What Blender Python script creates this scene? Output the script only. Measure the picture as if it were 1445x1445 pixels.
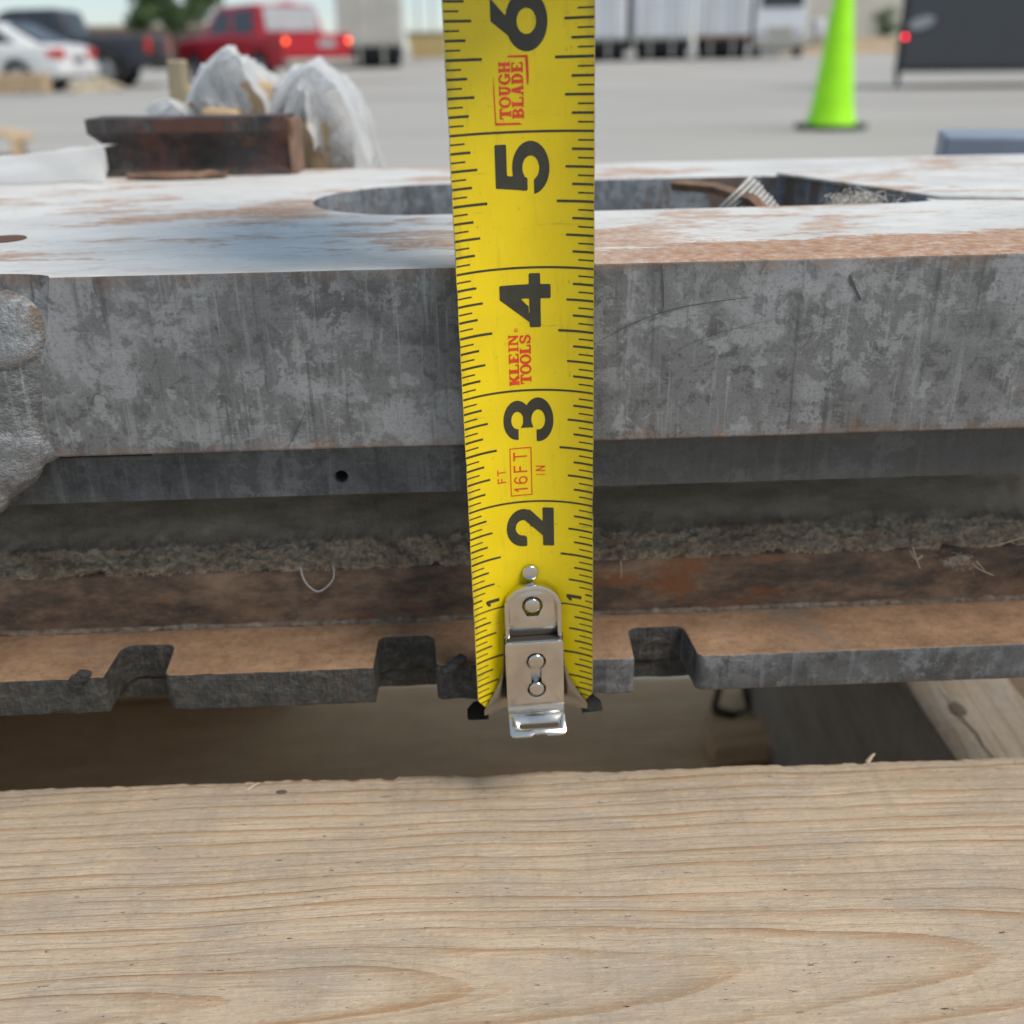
import bpy, bmesh, math, random
import numpy as np
from mathutils import Vector, Matrix, noise
random.seed(7)
R = math.radians
for o in list(bpy.data.objects): bpy.data.objects.remove(o)
SC = bpy.context.scene
COL = SC.collection

# ------------------------------------------------------------------ camera
PITCH, ROLL, CAMZ = 24.4, -1.03, 0.39
cam_d = bpy.data.cameras.new('camera'); cam = bpy.data.objects.new('camera', cam_d); COL.objects.link(cam)
cam_d.sensor_fit = 'HORIZONTAL'; cam_d.sensor_width = 36; cam_d.lens = 36.0
cam_d.clip_start = 0.01; cam_d.clip_end = 9000
CR = Matrix.Rotation(R(90 - PITCH), 3, 'X') @ Matrix.Rotation(R(ROLL), 3, 'Z')
cam.matrix_world = Matrix.Translation((0, 0, CAMZ)) @ CR.to_4x4()
cam_d.dof.use_dof = True; cam_d.dof.focus_distance = 0.212; cam_d.dof.aperture_fstop = 13.8
SC.camera = cam
# ------------------------------------------------------------------ sky, sun, exposure
W = bpy.data.worlds.new('World'); SC.world = W; W.use_nodes = True
SUN_EL, SUN_AZ = 56.0, 122.0          # azimuth measured from the view direction, negative = left
wn = W.node_tree; bg = wn.nodes['Background']
sky = wn.nodes.new('ShaderNodeTexSky'); sky.sky_type = 'NISHITA'; sky.sun_disc = False
sky.sun_elevation = R(SUN_EL); sky.sun_rotation = R(SUN_AZ); sky.air_density = 1.0; sky.dust_density = 0.1; sky.ozone_density = 3.0
veil = wn.nodes.new('ShaderNodeMix'); veil.data_type = 'RGBA'; veil.inputs[0].default_value = .6; veil.inputs[7].default_value = (3.75, 4.6, 5.15, 1)   # even thin high haze over the whole sky
wn.links.new(sky.outputs[0], veil.inputs[6]); wn.links.new(veil.outputs[2], bg.inputs[0]); bg.inputs[1].default_value = 0.105
sun_d = bpy.data.lights.new('sun', 'SUN'); sun = bpy.data.objects.new('sun', sun_d); COL.objects.link(sun)
sun_d.energy = 2.6; sun_d.angle = R(26); sun_d.color = (1, 0.905, 0.78)
_d = Vector((math.sin(R(SUN_AZ)) * math.cos(R(SUN_EL)), math.cos(R(SUN_AZ)) * math.cos(R(SUN_EL)), math.sin(R(SUN_EL))))
sun.rotation_euler = _d.to_track_quat('Z', 'Y').to_euler(); sun.location = (0, 0, 30)
vs = SC.view_settings; vs.view_transform = 'Standard'; vs.look = 'None'; vs.gamma = 1; vs.use_curve_mapping = False
vs.exposure = 0.40
SC.render.engine = 'CYCLES'
CY = SC.cycles; CY.max_bounces = 6; CY.diffuse_bounces = 3; CY.glossy_bounces = 3; CY.transmission_bounces = 4; CY.transparent_max_bounces = 8
CY.use_adaptive_sampling = True; CY.adaptive_threshold = .025; CY.use_denoising = True; CY.caustics_reflective = False; CY.caustics_refractive = False

# ------------------------------------------------------------------ helpers: measuring
def ray(px, py):
    return CR @ Vector(((px - 722.5) / 1445, -(py - 722.5) / 1445, -1))
def at_y(px, py, y):
    d = ray(px, py); return Vector((0, 0, CAMZ)) + d * (y / d.y)
def at_z(px, py, z):
    d = ray(px, py); return Vector((0, 0, CAMZ)) + d * ((z - CAMZ) / d.z)
GP = [(-5000, 0), (2, 0), (6.1, -.06), (14, -.2), (22, -.33), (28, -.40), (36, -.33), (44, -.22), (52, -.17), (9000, -.17)]
def gz(y):
    for (a, za), (b, zb) in zip(GP, GP[1:]):
        if y <= b: return za + (zb - za) * (y - a) / (b - a)
    return GP[-1][1]
def on_ground(px, y):
    d = ray(px, 80); return Vector((d.x * y / d.y, y, gz(y)))

# ------------------------------------------------------------------ helpers: objects
def tag(o, label=None, cat=None, group=None, kind=None):
    for k, v in (('label', label), ('category', cat), ('group', group), ('kind', kind)):
        if v: o[k] = v
    return o
def root(name, label, cat, loc=(0, 0, 0), rz=0, group=None):
    o = bpy.data.objects.new(name, None); COL.objects.link(o); o.location = loc; o.rotation_euler = (0, 0, rz); o.empty_display_size = .01
    return tag(o, label, cat, group)
def obj(name, me, mats, parent=None, loc=(0, 0, 0), rot=(0, 0, 0), smooth=False):
    if isinstance(me, bmesh.types.BMesh):
        m = bpy.data.meshes.new(name); me.to_mesh(m); me.free(); me = m
    o = bpy.data.objects.new(name, me); COL.objects.link(o); o.parent = parent
    o.location = loc; o.rotation_euler = rot
    if mats is not None and not len(me.materials):
        for m in (mats if isinstance(mats, (list, tuple)) else [mats]): me.materials.append(m)
    if smooth:
        me.polygons.foreach_set('use_smooth', [True] * len(me.polygons))
        if smooth != 'all': me.set_sharp_from_angle(angle=R(38))
    return o
def copy_tree(o, parent=None):
    c = o.copy(); COL.objects.link(c); c.parent = parent
    for ch in o.children: copy_tree(ch, c)
    return c
def fn(p, f, seed=0.0):
    return noise.noise(Vector((p[0] * f + seed, p[1] * f - seed * .7, p[2] * f + seed * .3)))
def box(x0, x1, y0, y1, z0, z1, bev=0, seg=2):
    bm = bmesh.new(); bmesh.ops.create_cube(bm, size=1)
    for v in bm.verts: v.co = ((x0 + x1) / 2 + v.co.x * (x1 - x0), (y0 + y1) / 2 + v.co.y * (y1 - y0), (z0 + z1) / 2 + v.co.z * (z1 - z0))
    if bev: bmesh.ops.bevel(bm, geom=bm.edges[:], offset=bev, segments=seg, affect='EDGES', profile=.5)
    return bm
def cyl(r, h, n=24, r2=None, axis='Z', bev=0, loc=(0, 0, 0)):
    bm = bmesh.new(); bmesh.ops.create_cone(bm, segments=n, radius1=r, radius2=r if r2 is None else r2, depth=h, cap_ends=True)
    if bev: bmesh.ops.bevel(bm, geom=[e for e in bm.edges if len(e.link_faces) == 2 and e.calc_face_angle() > .6], offset=bev, segments=3, affect='EDGES', profile=.5)
    if axis == 'Y': bmesh.ops.rotate(bm, verts=bm.verts, matrix=Matrix.Rotation(R(90), 3, 'X'))
    if axis == 'X': bmesh.ops.rotate(bm, verts=bm.verts, matrix=Matrix.Rotation(R(90), 3, 'Y'))
    bmesh.ops.translate(bm, verts=bm.verts, vec=loc)
    return bm
def extrude2d(outlines, depth, bev=0, bres=1, axes='XY'):
    """outlines (first outer, rest holes) filled and extruded symmetrically about 0 along the third axis"""
    cu = bpy.data.curves.new('t', 'CURVE'); cu.dimensions = '2D'; cu.fill_mode = 'BOTH'
    cu.extrude = max(depth / 2 - bev, 1e-7); cu.bevel_depth = bev; cu.bevel_resolution = bres; cu.offset = -bev
    for ol in outlines:
        s = cu.splines.new('POLY'); s.points.add(len(ol) - 1); s.use_cyclic_u = True
        for p, q in zip(s.points, ol): p.co = (q[0], q[1], 0, 1)
    ob = bpy.data.objects.new('t', cu); COL.objects.link(ob)
    me = bpy.data.meshes.new_from_object(ob.evaluated_get(bpy.context.evaluated_depsgraph_get()))
    bpy.data.objects.remove(ob); bpy.data.curves.remove(cu)
    bm = bmesh.new(); bm.from_mesh(me); bpy.data.meshes.remove(me)
    bmesh.ops.remove_doubles(bm, verts=bm.verts, dist=1e-6)
    if axes == 'XZ':
        for v in bm.verts: v.co = (v.co.x, -v.co.z, v.co.y)
    bmesh.ops.recalc_face_normals(bm, faces=bm.faces)
    return bm
def sweep(profile, x0, x1, nx, disp=None, closed=False, cap=True):
    """profile: list of (y, z) swept along x; disp(x, i, y, z) -> (dx, dy, dz)"""
    bm = bmesh.new(); rows = []
    for k in range(nx + 1):
        x = x0 + (x1 - x0) * k / nx; row = []
        for i, (y, z) in enumerate(profile):
            d = disp(x, i, y, z) if disp else (0, 0, 0)
            row.append(bm.verts.new((x + d[0], y + d[1], z + d[2])))
        rows.append(row)
    n = len(profile)
    for a, b in zip(rows, rows[1:]):
        for i in range(n if closed else n - 1):
            j = (i + 1) % n; bm.faces.new((a[i], a[j], b[j], b[i]))
    if cap and closed:
        bm.faces.new(rows[0]); bm.faces.new(rows[-1][::-1])
    bmesh.ops.recalc_face_normals(bm, faces=bm.faces)
    return bm
def tube(pts, r, n=6, bm=None, taper=None):
    own = bm is None
    if own: bm = bmesh.new()
    pts = [Vector(p) for p in pts]; rings = []
    up = Vector((0.31, 0.2, 0.93)).normalized()
    for i, p in enumerate(pts):
        t = (pts[min(i + 1, len(pts) - 1)] - pts[max(i - 1, 0)]).normalized()
        a = t.cross(up); a = a.normalized() if a.length > 1e-6 else Vector((1, 0, 0)); b = t.cross(a)
        rr = r if taper is None else r * (1 - taper * i / (len(pts) - 1))
        rings.append([bm.verts.new(p + (a * math.cos(2 * math.pi * k / n) + b * math.sin(2 * math.pi * k / n)) * rr) for k in range(n)])
    for A, B in zip(rings, rings[1:]):
        for k in range(n): bm.faces.new((A[k], A[(k + 1) % n], B[(k + 1) % n], B[k]))
    bm.faces.new(rings[0][::-1]); bm.faces.new(rings[-1])
    return bm
def arc(cx, cy, r, a0, a1, n=8, ry=None):
    ry = r if ry is None else ry
    return [(cx + r * math.cos(R(a0 + (a1 - a0) * i / n)), cy + ry * math.sin(R(a0 + (a1 - a0) * i / n))) for i in range(n + 1)]

# ------------------------------------------------------------------ helpers: materials
class Mat:
    def __init__(s, name):
        s.m = bpy.data.materials.new(name); s.m.use_nodes = True; s.t = s.m.node_tree; s.p = s.t.nodes['Principled BSDF']
        s.c = s.n('ShaderNodeTexCoord').outputs['Object']
    def n(s, t, **kw):
        x = s.t.nodes.new(t)
        for k, v in kw.items(): setattr(x, k, v)
        return x
    def put(s, sock, v):
        if isinstance(v, bpy.types.NodeSocket): s.t.links.new(v, sock)
        elif isinstance(v, tuple) and len(v) == 3 and sock.type == 'RGBA': sock.default_value = (*v, 1)
        elif v is not None: sock.default_value = v
    def map(s, scale=(1, 1, 1), loc=(0, 0, 0), rot=(0, 0, 0), vec=None):
        x = s.n('ShaderNodeMapping'); s.put(x.inputs[0], vec or s.c); x.inputs[1].default_value = loc; x.inputs[2].default_value = rot; x.inputs[3].default_value = scale
        return x.outputs[0]
    def noise(s, scale, detail=4, rough=.55, dist=0, vec=None):
        x = s.n('ShaderNodeTexNoise'); s.put(x.inputs['Vector'], vec or s.c); x.inputs['Scale'].default_value = scale; x.inputs['Detail'].default_value = detail
        x.inputs['Roughness'].default_value = rough; x.inputs['Distortion'].default_value = dist
        return x.outputs[0]
    def vor(s, scale, vec=None, feature='F1', out='Distance', rnd=1):
        x = s.n('ShaderNodeTexVoronoi', feature=feature); s.put(x.inputs['Vector'], vec or s.c); x.inputs['Scale'].default_value = scale; x.inputs['Randomness'].default_value = rnd
        return x.outputs[out]
    def ramp(s, f, stops, interp='LINEAR'):
        x = s.n('ShaderNodeValToRGB'); s.put(x.inputs[0], f); e = x.color_ramp; e.interpolation = interp
        while len(e.elements) < len(stops): e.elements.new(.5)
        for el, (p, c) in zip(e.elements, stops):
            el.position = p; el.color = (*c, 1) if isinstance(c, tuple) else (c, c, c, 1)
        return x.outputs[0]
    def mix(s, f, a, b, mode='MIX'):
        x = s.n('ShaderNodeMix', data_type='RGBA', blend_type=mode); s.put(x.inputs[0], f); s.put(x.inputs[6], a); s.put(x.inputs[7], b)
        return x.outputs[2]
    def math(s, op, a, b=None, c=None, clamp=False):
        x = s.n('ShaderNodeMath', operation=op, use_clamp=clamp); s.put(x.inputs[0], a); s.put(x.inputs[1], b); s.put(x.inputs[2], c)
        return x.outputs[0]
    def xyz(s, vec=None):
        x = s.n('ShaderNodeSeparateXYZ'); s.put(x.inputs[0], vec or s.c); return x.outputs
    def comb(s, x, y, z):
        c = s.n('ShaderNodeCombineXYZ'); s.put(c.inputs[0], x); s.put(c.inputs[1], y); s.put(c.inputs[2], z); return c.outputs[0]
    def bump(s, h, strength=.5, dist=.001, normal=None):
        x = s.n('ShaderNodeBump'); x.inputs['Strength'].default_value = strength; x.inputs['Distance'].default_value = dist; s.put(x.inputs['Height'], h)
        if normal: s.put(x.inputs['Normal'], normal)
        return x.outputs[0]
    def out(s, base=None, rough=.6, metal=0, normal=None, spec=None, **kw):
        s.put(s.p.inputs['Base Color'], base); s.put(s.p.inputs['Roughness'], rough); s.put(s.p.inputs['Metallic'], metal)
        if normal: s.put(s.p.inputs['Normal'], normal)
        if spec is not None: s.put(s.p.inputs['Specular IOR Level'], spec)
        for k, v in kw.items(): s.put(s.p.inputs[k.replace('_', ' ')], v)
        return s.m
def plain(name, col, rough=.5, metal=0, var=.12, scale=8, **kw):
    m = Mat(name); f = m.noise(scale, 5, .6)
    c = m.mix(m.ramp(f, [(.3, 0.0), (.7, 1.0)]), tuple(v * (1 - var) for v in col), tuple(min(1, v * (1 + var)) for v in col))
    return m.out(c, rough, metal, m.bump(m.noise(scale * 12, 4), .08, 1 / scale / 40), **kw)
MM = .001
# ------------------------------------------------------------------ materials of the near things (object space in metres)
def grey_steel(name, lo, mid, hi, rust=.5, seed=0.0):
    m = Mat(name); v = m.map((1, 1, 1), (seed, seed * .6, 0))
    warp = m.n('ShaderNodeTexNoise'); m.put(warp.inputs['Vector'], v); warp.inputs['Scale'].default_value = 110; warp.inputs['Detail'].default_value = 3
    vv = m.n('ShaderNodeVectorMath', operation='MULTIPLY_ADD'); m.put(vv.inputs[0], warp.outputs[1]); vv.inputs[1].default_value = (.007, .007, .007); m.put(vv.inputs[2], v); vv = vv.outputs[0]
    big = m.noise(30, 5, .75, 0, vv)
    c = m.ramp(big, [(.34, lo), (.42, tuple(x * .85 for x in mid)), (.47, mid), (.56, tuple(x * 1.08 for x in mid)), (.59, hi), (.7, tuple(x * 1.05 for x in hi))])
    flake = m.noise(210, 5, .74, 0, vv)                                     # pale flaky patches with crisp borders
    gate = m.noise(36, 3, .6, 0, m.map((1, 1, 1), (seed + 2, 6, 1)))
    c = m.mix(m.math('MULTIPLY', m.ramp(flake, [(.505, 0.0), (.53, .5), (.8, .75)]), m.ramp(gate, [(.44, 0.0), (.54, 1.0)])), c, tuple(x * 1.2 for x in hi))
    c = m.mix(m.math('MULTIPLY', m.ramp(flake, [(.40, .65), (.46, 0.0)]), m.ramp(gate, [(.42, 1.0), (.54, .15)])), c, tuple(x * .7 for x in lo))
    dark = m.noise(62, 5, .7, 0, m.map((1, 1, .8), (seed + 3, 0, 1), vec=vv))
    c = m.mix(m.ramp(dark, [(.56, 0.0), (.59, .4), (.72, .7)]), c, tuple(x * .75 for x in lo))
    streak = m.noise(1, 4, .65, 0, m.map((420, 420, 22), (seed, 1, 2)))      # vertical runs
    c = m.mix(m.ramp(streak, [(.3, .6), (.43, 0.0), (.56, 0.0), (.67, .55)]), c, m.ramp(streak, [(.45, tuple(x * .62 for x in lo)), (.5, tuple(x * 1.22 for x in hi))]))
    scr = m.noise(1, 3, .6, 0, m.map((45, 45, 2200), (seed, 5, 2), (0, R(1.5), 0)))   # fine level rolling marks
    c = m.mix(m.ramp(scr, [(.3, .22), (.43, 0.0), (.58, 0.0), (.7, .18)]), c, m.ramp(scr, [(.45, tuple(x * .65 for x in lo)), (.55, tuple(x * 1.2 for x in hi))]))
    rs = m.noise(48, 5, .74, 0, m.map((1.2, 1, .8), (seed + 9, 2, 4)))
    c = m.mix(m.math('MULTIPLY', m.ramp(rs, [(.60, 0.0), (.66, .5), (.75, .85)]), rust), c, (.155, .105, .068))
    fine = m.noise(1300, 3, .7)
    c = m.mix(m.ramp(fine, [(.3, .45), (.48, 0.0), (.6, 0.0), (.78, .4)]), c, m.ramp(fine, [(.49, tuple(x * .55 for x in lo)), (.51, tuple(x * 1.3 for x in hi))]))
    nrm = m.bump(m.math('ADD', m.math('MULTIPLY', flake, .6), m.math('MULTIPLY', fine, .3)), .35, .0006)
    rgh = m.ramp(flake, [(.4, .42), (.6, .62)])
    return m, c, rgh, nrm
def rust_mix(m, c, fac, seed=0):
    rc = m.ramp(m.noise(260, 5, .7, 0, m.map((1, 1, 1), (seed, 0, 0))), [(.3, (.13, .075, .045)), (.5, (.22, .13, .08)), (.7, (.32, .20, .125))])
    return m.mix(fac, c, rc)
# plate: front
m, c, rgh, nrm = grey_steel('mill_scale_steel', (.092, .091, .090), (.168, .168, .167), (.276, .278, .28), 1.0)
zc = m.xyz()[2]; xc = m.xyz()[0]
e1 = m.ramp(m.math('ADD', m.math('MULTIPLY', m.math('ABSOLUTE', m.math('SUBTRACT', zc, -.0192)), 1), m.math('MULTIPLY', m.math('SUBTRACT', m.noise(160, 6, .7), .36), .012)), [(.0002, .75), (.0007, 0.0)])
e2 = m.ramp(m.math('ADD', m.math('ABSOLUTE', m.math('SUBTRACT', zc, .0192)), m.math('MULTIPLY', m.math('SUBTRACT', m.noise(120, 6, .7), .40), .014)), [(.0003, .8), (.0012, 0.0)])
c = rust_mix(m, c, m.math('MAXIMUM', e1, m.math('MULTIPLY', e2, .7)))
M_plate = m.out(c, rgh, .25, nrm, .4)
# plate: weathered top
m = Mat('weathered_plate_top'); x, y, z = m.xyz()
v = m.map((.55, 1.25, 1))
base = m.ramp(m.noise(40, 5, .7, 0, v), [(.3, (.50, .495, .485)), (.5, (.61, .605, .59)), (.7, (.70, .69, .67))])
base = m.mix(m.ramp(m.noise(230, 5, .75, 0, v), [(.5, 0.0), (.7, .55)]), base, (.42, .415, .405))
n1 = m.noise(26, 5, .74, 0, v)
patch = m.ramp(n1, [(.525, 0.0), (.57, .7), (.7, .95)])
speck = m.ramp(m.noise(170, 5, .75, 0, v), [(.6, 0.0), (.66, .8)])
# rust strip along the front edge, widening to the right
width = m.math('MAXIMUM', m.math('ADD', .012, m.math('MULTIPLY', x, .13)), .004)
s1 = m.math('SUBTRACT', m.math('ADD', m.math('DIVIDE', m.math('ADD', y, m.math('MULTIPLY', m.math('SUBTRACT', m.noise(60, 5, .78, 0, v), .5), .045)), width), 0), 1)
strip = m.math('MULTIPLY', m.ramp(s1, [(0, 1.0), (.12, 0.0)]), m.ramp(m.math('ADD', x, m.math('MULTIPLY', m.noise(55, 6, .7), .06)), [(.0, .15), (.045, .85), (.08, 1.0)]))
fac = m.math('MAXIMUM', m.math('MAXIMUM', patch, m.math('MULTIPLY', speck, .6)), strip)
fac = m.math('MULTIPLY', fac, m.ramp(m.noise(420, 6, .7), [(.32, .55), (.55, 1.0)]))
rc = m.ramp(m.noise(200, 5, .7), [(.3, (.27, .14, .08)), (.5, (.38, .215, .13)), (.75, (.46, .30, .20))])
c = m.mix(fac, base, rc)
M_top = m.out(c, m.ramp(fac, [(0, .6), (1, .9)]), 0, m.bump(m.math('ADD', m.noise(500, 5, .7), m.math('MULTIPLY', fac, .5)), .3, .0005))
# slot walls / misc blue grey
m, c, rgh, nrm = grey_steel('slot_wall_steel', (.11, .12, .135), (.19, .21, .235), (.29, .315, .345), 1.0, 4.0)
c = m.mix(m.ramp(m.noise(1, 4, .7, 0, m.map((75, 75, 22), (4, 0, 0))), [(.52, 0.0), (.6, .8)]), c, (.14, .085, .055))
M_slot = m.out(c, rgh, .1, nrm)
m, c, rgh, nrm = grey_steel('weld_steel', (.11, .112, .114), (.185, .188, .19), (.29, .298, .305), .5, 11.0)
def weld_out(m, c, ring=False):
    n = m.noise(170, 5, .78)
    if ring:
        x, y, z = m.xyz(); rd = m.math('SQRT', m.math('ADD', m.math('MULTIPLY', x, x), m.math('MULTIPLY', z, z)))
        e = m.math('MULTIPLY', m.ramp(m.math('ADD', rd, m.math('MULTIPLY', m.math('SUBTRACT', n, .5), .006)), [(.0058, 0.0), (.0070, 1.0), (.0082, 1.0), (.0090, .3)]), m.ramp(m.noise(260, 4, .75), [(.42, 0.0), (.56, .9)]))
    else: e = m.ramp(m.noise(85, 5, .78), [(.60, 0.0), (.66, .65)])
    c = m.mix(e, c, (.14, .092, .058)); c = m.mix(m.ramp(m.noise(420, 5, .8), [(.64, 0.0), (.70, .7)]), c, (.46, .41, .33))
    c = m.mix(m.ramp(m.noise(800, 4, .75), [(.3, .6), (.42, 0.0)]), c, (.06, .06, .06))
    rip = m.noise(1, 3, .6, 0, m.map((240, 240, 420), (2, 0, 0), (0, R(35), 0)))
    c = m.mix(m.ramp(rip, [(.34, .25), (.44, 0.0)]), c, (.09, .086, .08))
    return m.out(c, .5, .25, m.bump(m.math('ADD', m.math('ADD', n, m.math('MULTIPLY', rip, .5)), m.math('MULTIPLY', m.noise(900, 4, .75), .5)), .7, .0013))
M_weld = weld_out(m, c)
m, c, rgh, nrm = grey_steel('weld_stub_steel', (.15, .155, .16), (.225, .235, .245), (.33, .345, .36), .6, 51.0); M_stub = weld_out(m, c, True)
m, c, rgh, nrm = grey_steel('dark_flat_bar', (.04, .042, .044), (.075, .078, .08), (.13, .135, .14), .3, 21.0)
c = m.mix(m.ramp(m.xyz()[0], [(.0, 0.0), (.03, .55)]), c, (.085, .078, .068))
M_bar = m.out(c, .6, .1, nrm)
# rail: ledge top (rust dust), rust step, dust
m = Mat('rust_dust_ledge')
c = m.ramp(m.noise(90, 5, .72, 0, m.map((.7, 1, 1))), [(.3, (.19, .115, .07)), (.5, (.285, .175, .105)), (.72, (.37, .24, .15))])
c = m.mix(m.ramp(m.noise(420, 5, .8), [(.38, .38), (.55, 0.0)]), c, (.11, .072, .05))
c = m.mix(m.ramp(m.noise(1, 4, .7, 0, m.map((40, 420, 1), (2, 0, 0), (0, 0, R(3)))), [(.58, 0.0), (.68, .45)]), c, (.13, .09, .065))
c = m.mix(m.ramp(m.noise(900, 4, .8), [(.6, 0.0), (.72, .6)]), c, (.50, .36, .25))
bl = m.ramp(m.noise(24, 6, .7, .3, m.map((.8, 1, 1), (3, 1, 0))), [(.54, 0.0), (.68, .6)])
c = m.mix(bl, c, (.13, .12, .11))
M_ledge = m.out(c, .92, 0, m.bump(m.noise(800, 5, .8), .5, .0006), .2)
m = Mat('torch_cut_steel')
v = m.map((1, 1, 1.6), rot=(0, R(25), 0))
cr = m.noise(240, 5, .8, 0, v)
c = m.ramp(cr, [(.3, (.022, .022, .021)), (.5, (.062, .06, .056)), (.62, (.115, .11, .10)), (.75, (.21, .19, .165))])
c = m.mix(m.ramp(m.noise(60, 5, .7), [(.55, 0.0), (.7, .6)]), c, (.14, .095, .06))
drag = m.noise(1, 4, .7, 0, m.map((900, 900, 110), (1, 0, 0), (0, R(8), 0)))
c = m.mix(m.ramp(drag, [(.55, 0.0), (.68, .5)]), c, (.17, .15, .13))
M_cut = m.out(c, .62, .1, m.bump(m.math('ADD', m.math('ADD', cr, m.math('MULTIPLY', drag, .8)), m.math('MULTIPLY', m.noise(700, 6, .75), .4)), 1.0, .0022))
m, c, rgh, nrm = grey_steel('worn_grey_tooth', (.05, .052, .055), (.10, .104, .11), (.185, .19, .20), .7, 31.0)
zt = m.xyz()[2]
c = rust_mix(m, c, m.ramp(m.math('ADD', m.math('ABSOLUTE', zt), m.math('MULTIPLY', m.math('SUBTRACT', m.noise(180, 6, .7), .5), .003)), [(.0043, 0.0), (.0052, .5)]))
M_tooth = m.out(c, rgh, .2, nrm)
m = Mat('rust_step_face')
v = m.map((.55, 1, 1.3))
c = m.ramp(m.noise(70, 5, .74, 0, v), [(.32, (.045, .037, .031)), (.44, (.10, .067, .048)), (.54, (.17, .11, .073)), (.68, (.25, .17, .115))])
c = m.mix(m.ramp(m.noise(45, 5, .7, 0, m.map((.6, 1, 1.2), (5, 0, 1))), [(.56, 0.0), (.62, .8)]), c, (.19, .075, .03))
c = m.mix(m.ramp(m.noise(130, 5, .75, 0, m.map((.5, 1, 1), (8, 0, 1))), [(.55, 0.0), (.68, .7)]), c, (.06, .055, .052))
c = m.mix(m.ramp(m.noise(300, 5, .8, 0), [(.62, 0.0), (.7, .5)]), c, (.33, .18, .08))
M_step = m.out(c, .85, 0, m.bump(m.noise(600, 5, .75), .5, .0006), .25)
m = Mat('packed_grey_dust')
cr = m.noise(700, 5, .85, 0, m.map((.7, 1, 1)))
c = m.ramp(cr, [(.32, (.11, .08, .055)), (.45, (.29, .225, .16)), (.58, (.44, .35, .255)), (.75, (.66, .55, .43))])
c = m.mix(m.ramp(m.noise(110, 5, .75), [(.5, 0.0), (.62, .7)]), c, (.20, .145, .10))
film = m.ramp(m.noise(60, 5, .7, 0, m.map((.5, 1, 1))), [(.3, (.44, .335, .23)), (.5, (.55, .43, .305)), (.7, (.63, .50, .37))])
c = m.mix(m.ramp(m.math('ADD', m.xyz()[1], m.math('MULTIPLY', m.math('SUBTRACT', m.noise(200, 4, .7), .5), .008)), [(.0255, 0.0), (.0290, 1.0)]), c, film)
c = m.mix(m.ramp(m.noise(1500, 3, .8), [(.3, .4), (.45, 0.0)]), c, (.10, .08, .06))
M_dust = m.out(c, 1, 0, m.bump(cr, .8, .0010), .1)
m = Mat('smooth_dusty_steel')
c = m.ramp(m.noise(50, 5, .7, 0, m.map((.6, 1, 1))), [(.3, (.10, .085, .068)), (.55, (.165, .142, .115)), (.75, (.23, .20, .165))])
M_smooth = m.out(c, .9, 0, m.bump(m.noise(700, 5, .75), .4, .0006), .2)
m = Mat('caulk_line')
c = m.ramp(m.noise(300, 5, .8), [(.35, (.09, .072, .055)), (.5, (.16, .125, .095)), (.7, (.30, .25, .20))])
M_caulk = m.out(c, .9, 0, m.bump(m.noise(700, 5, .75), .8, .001))
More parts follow.
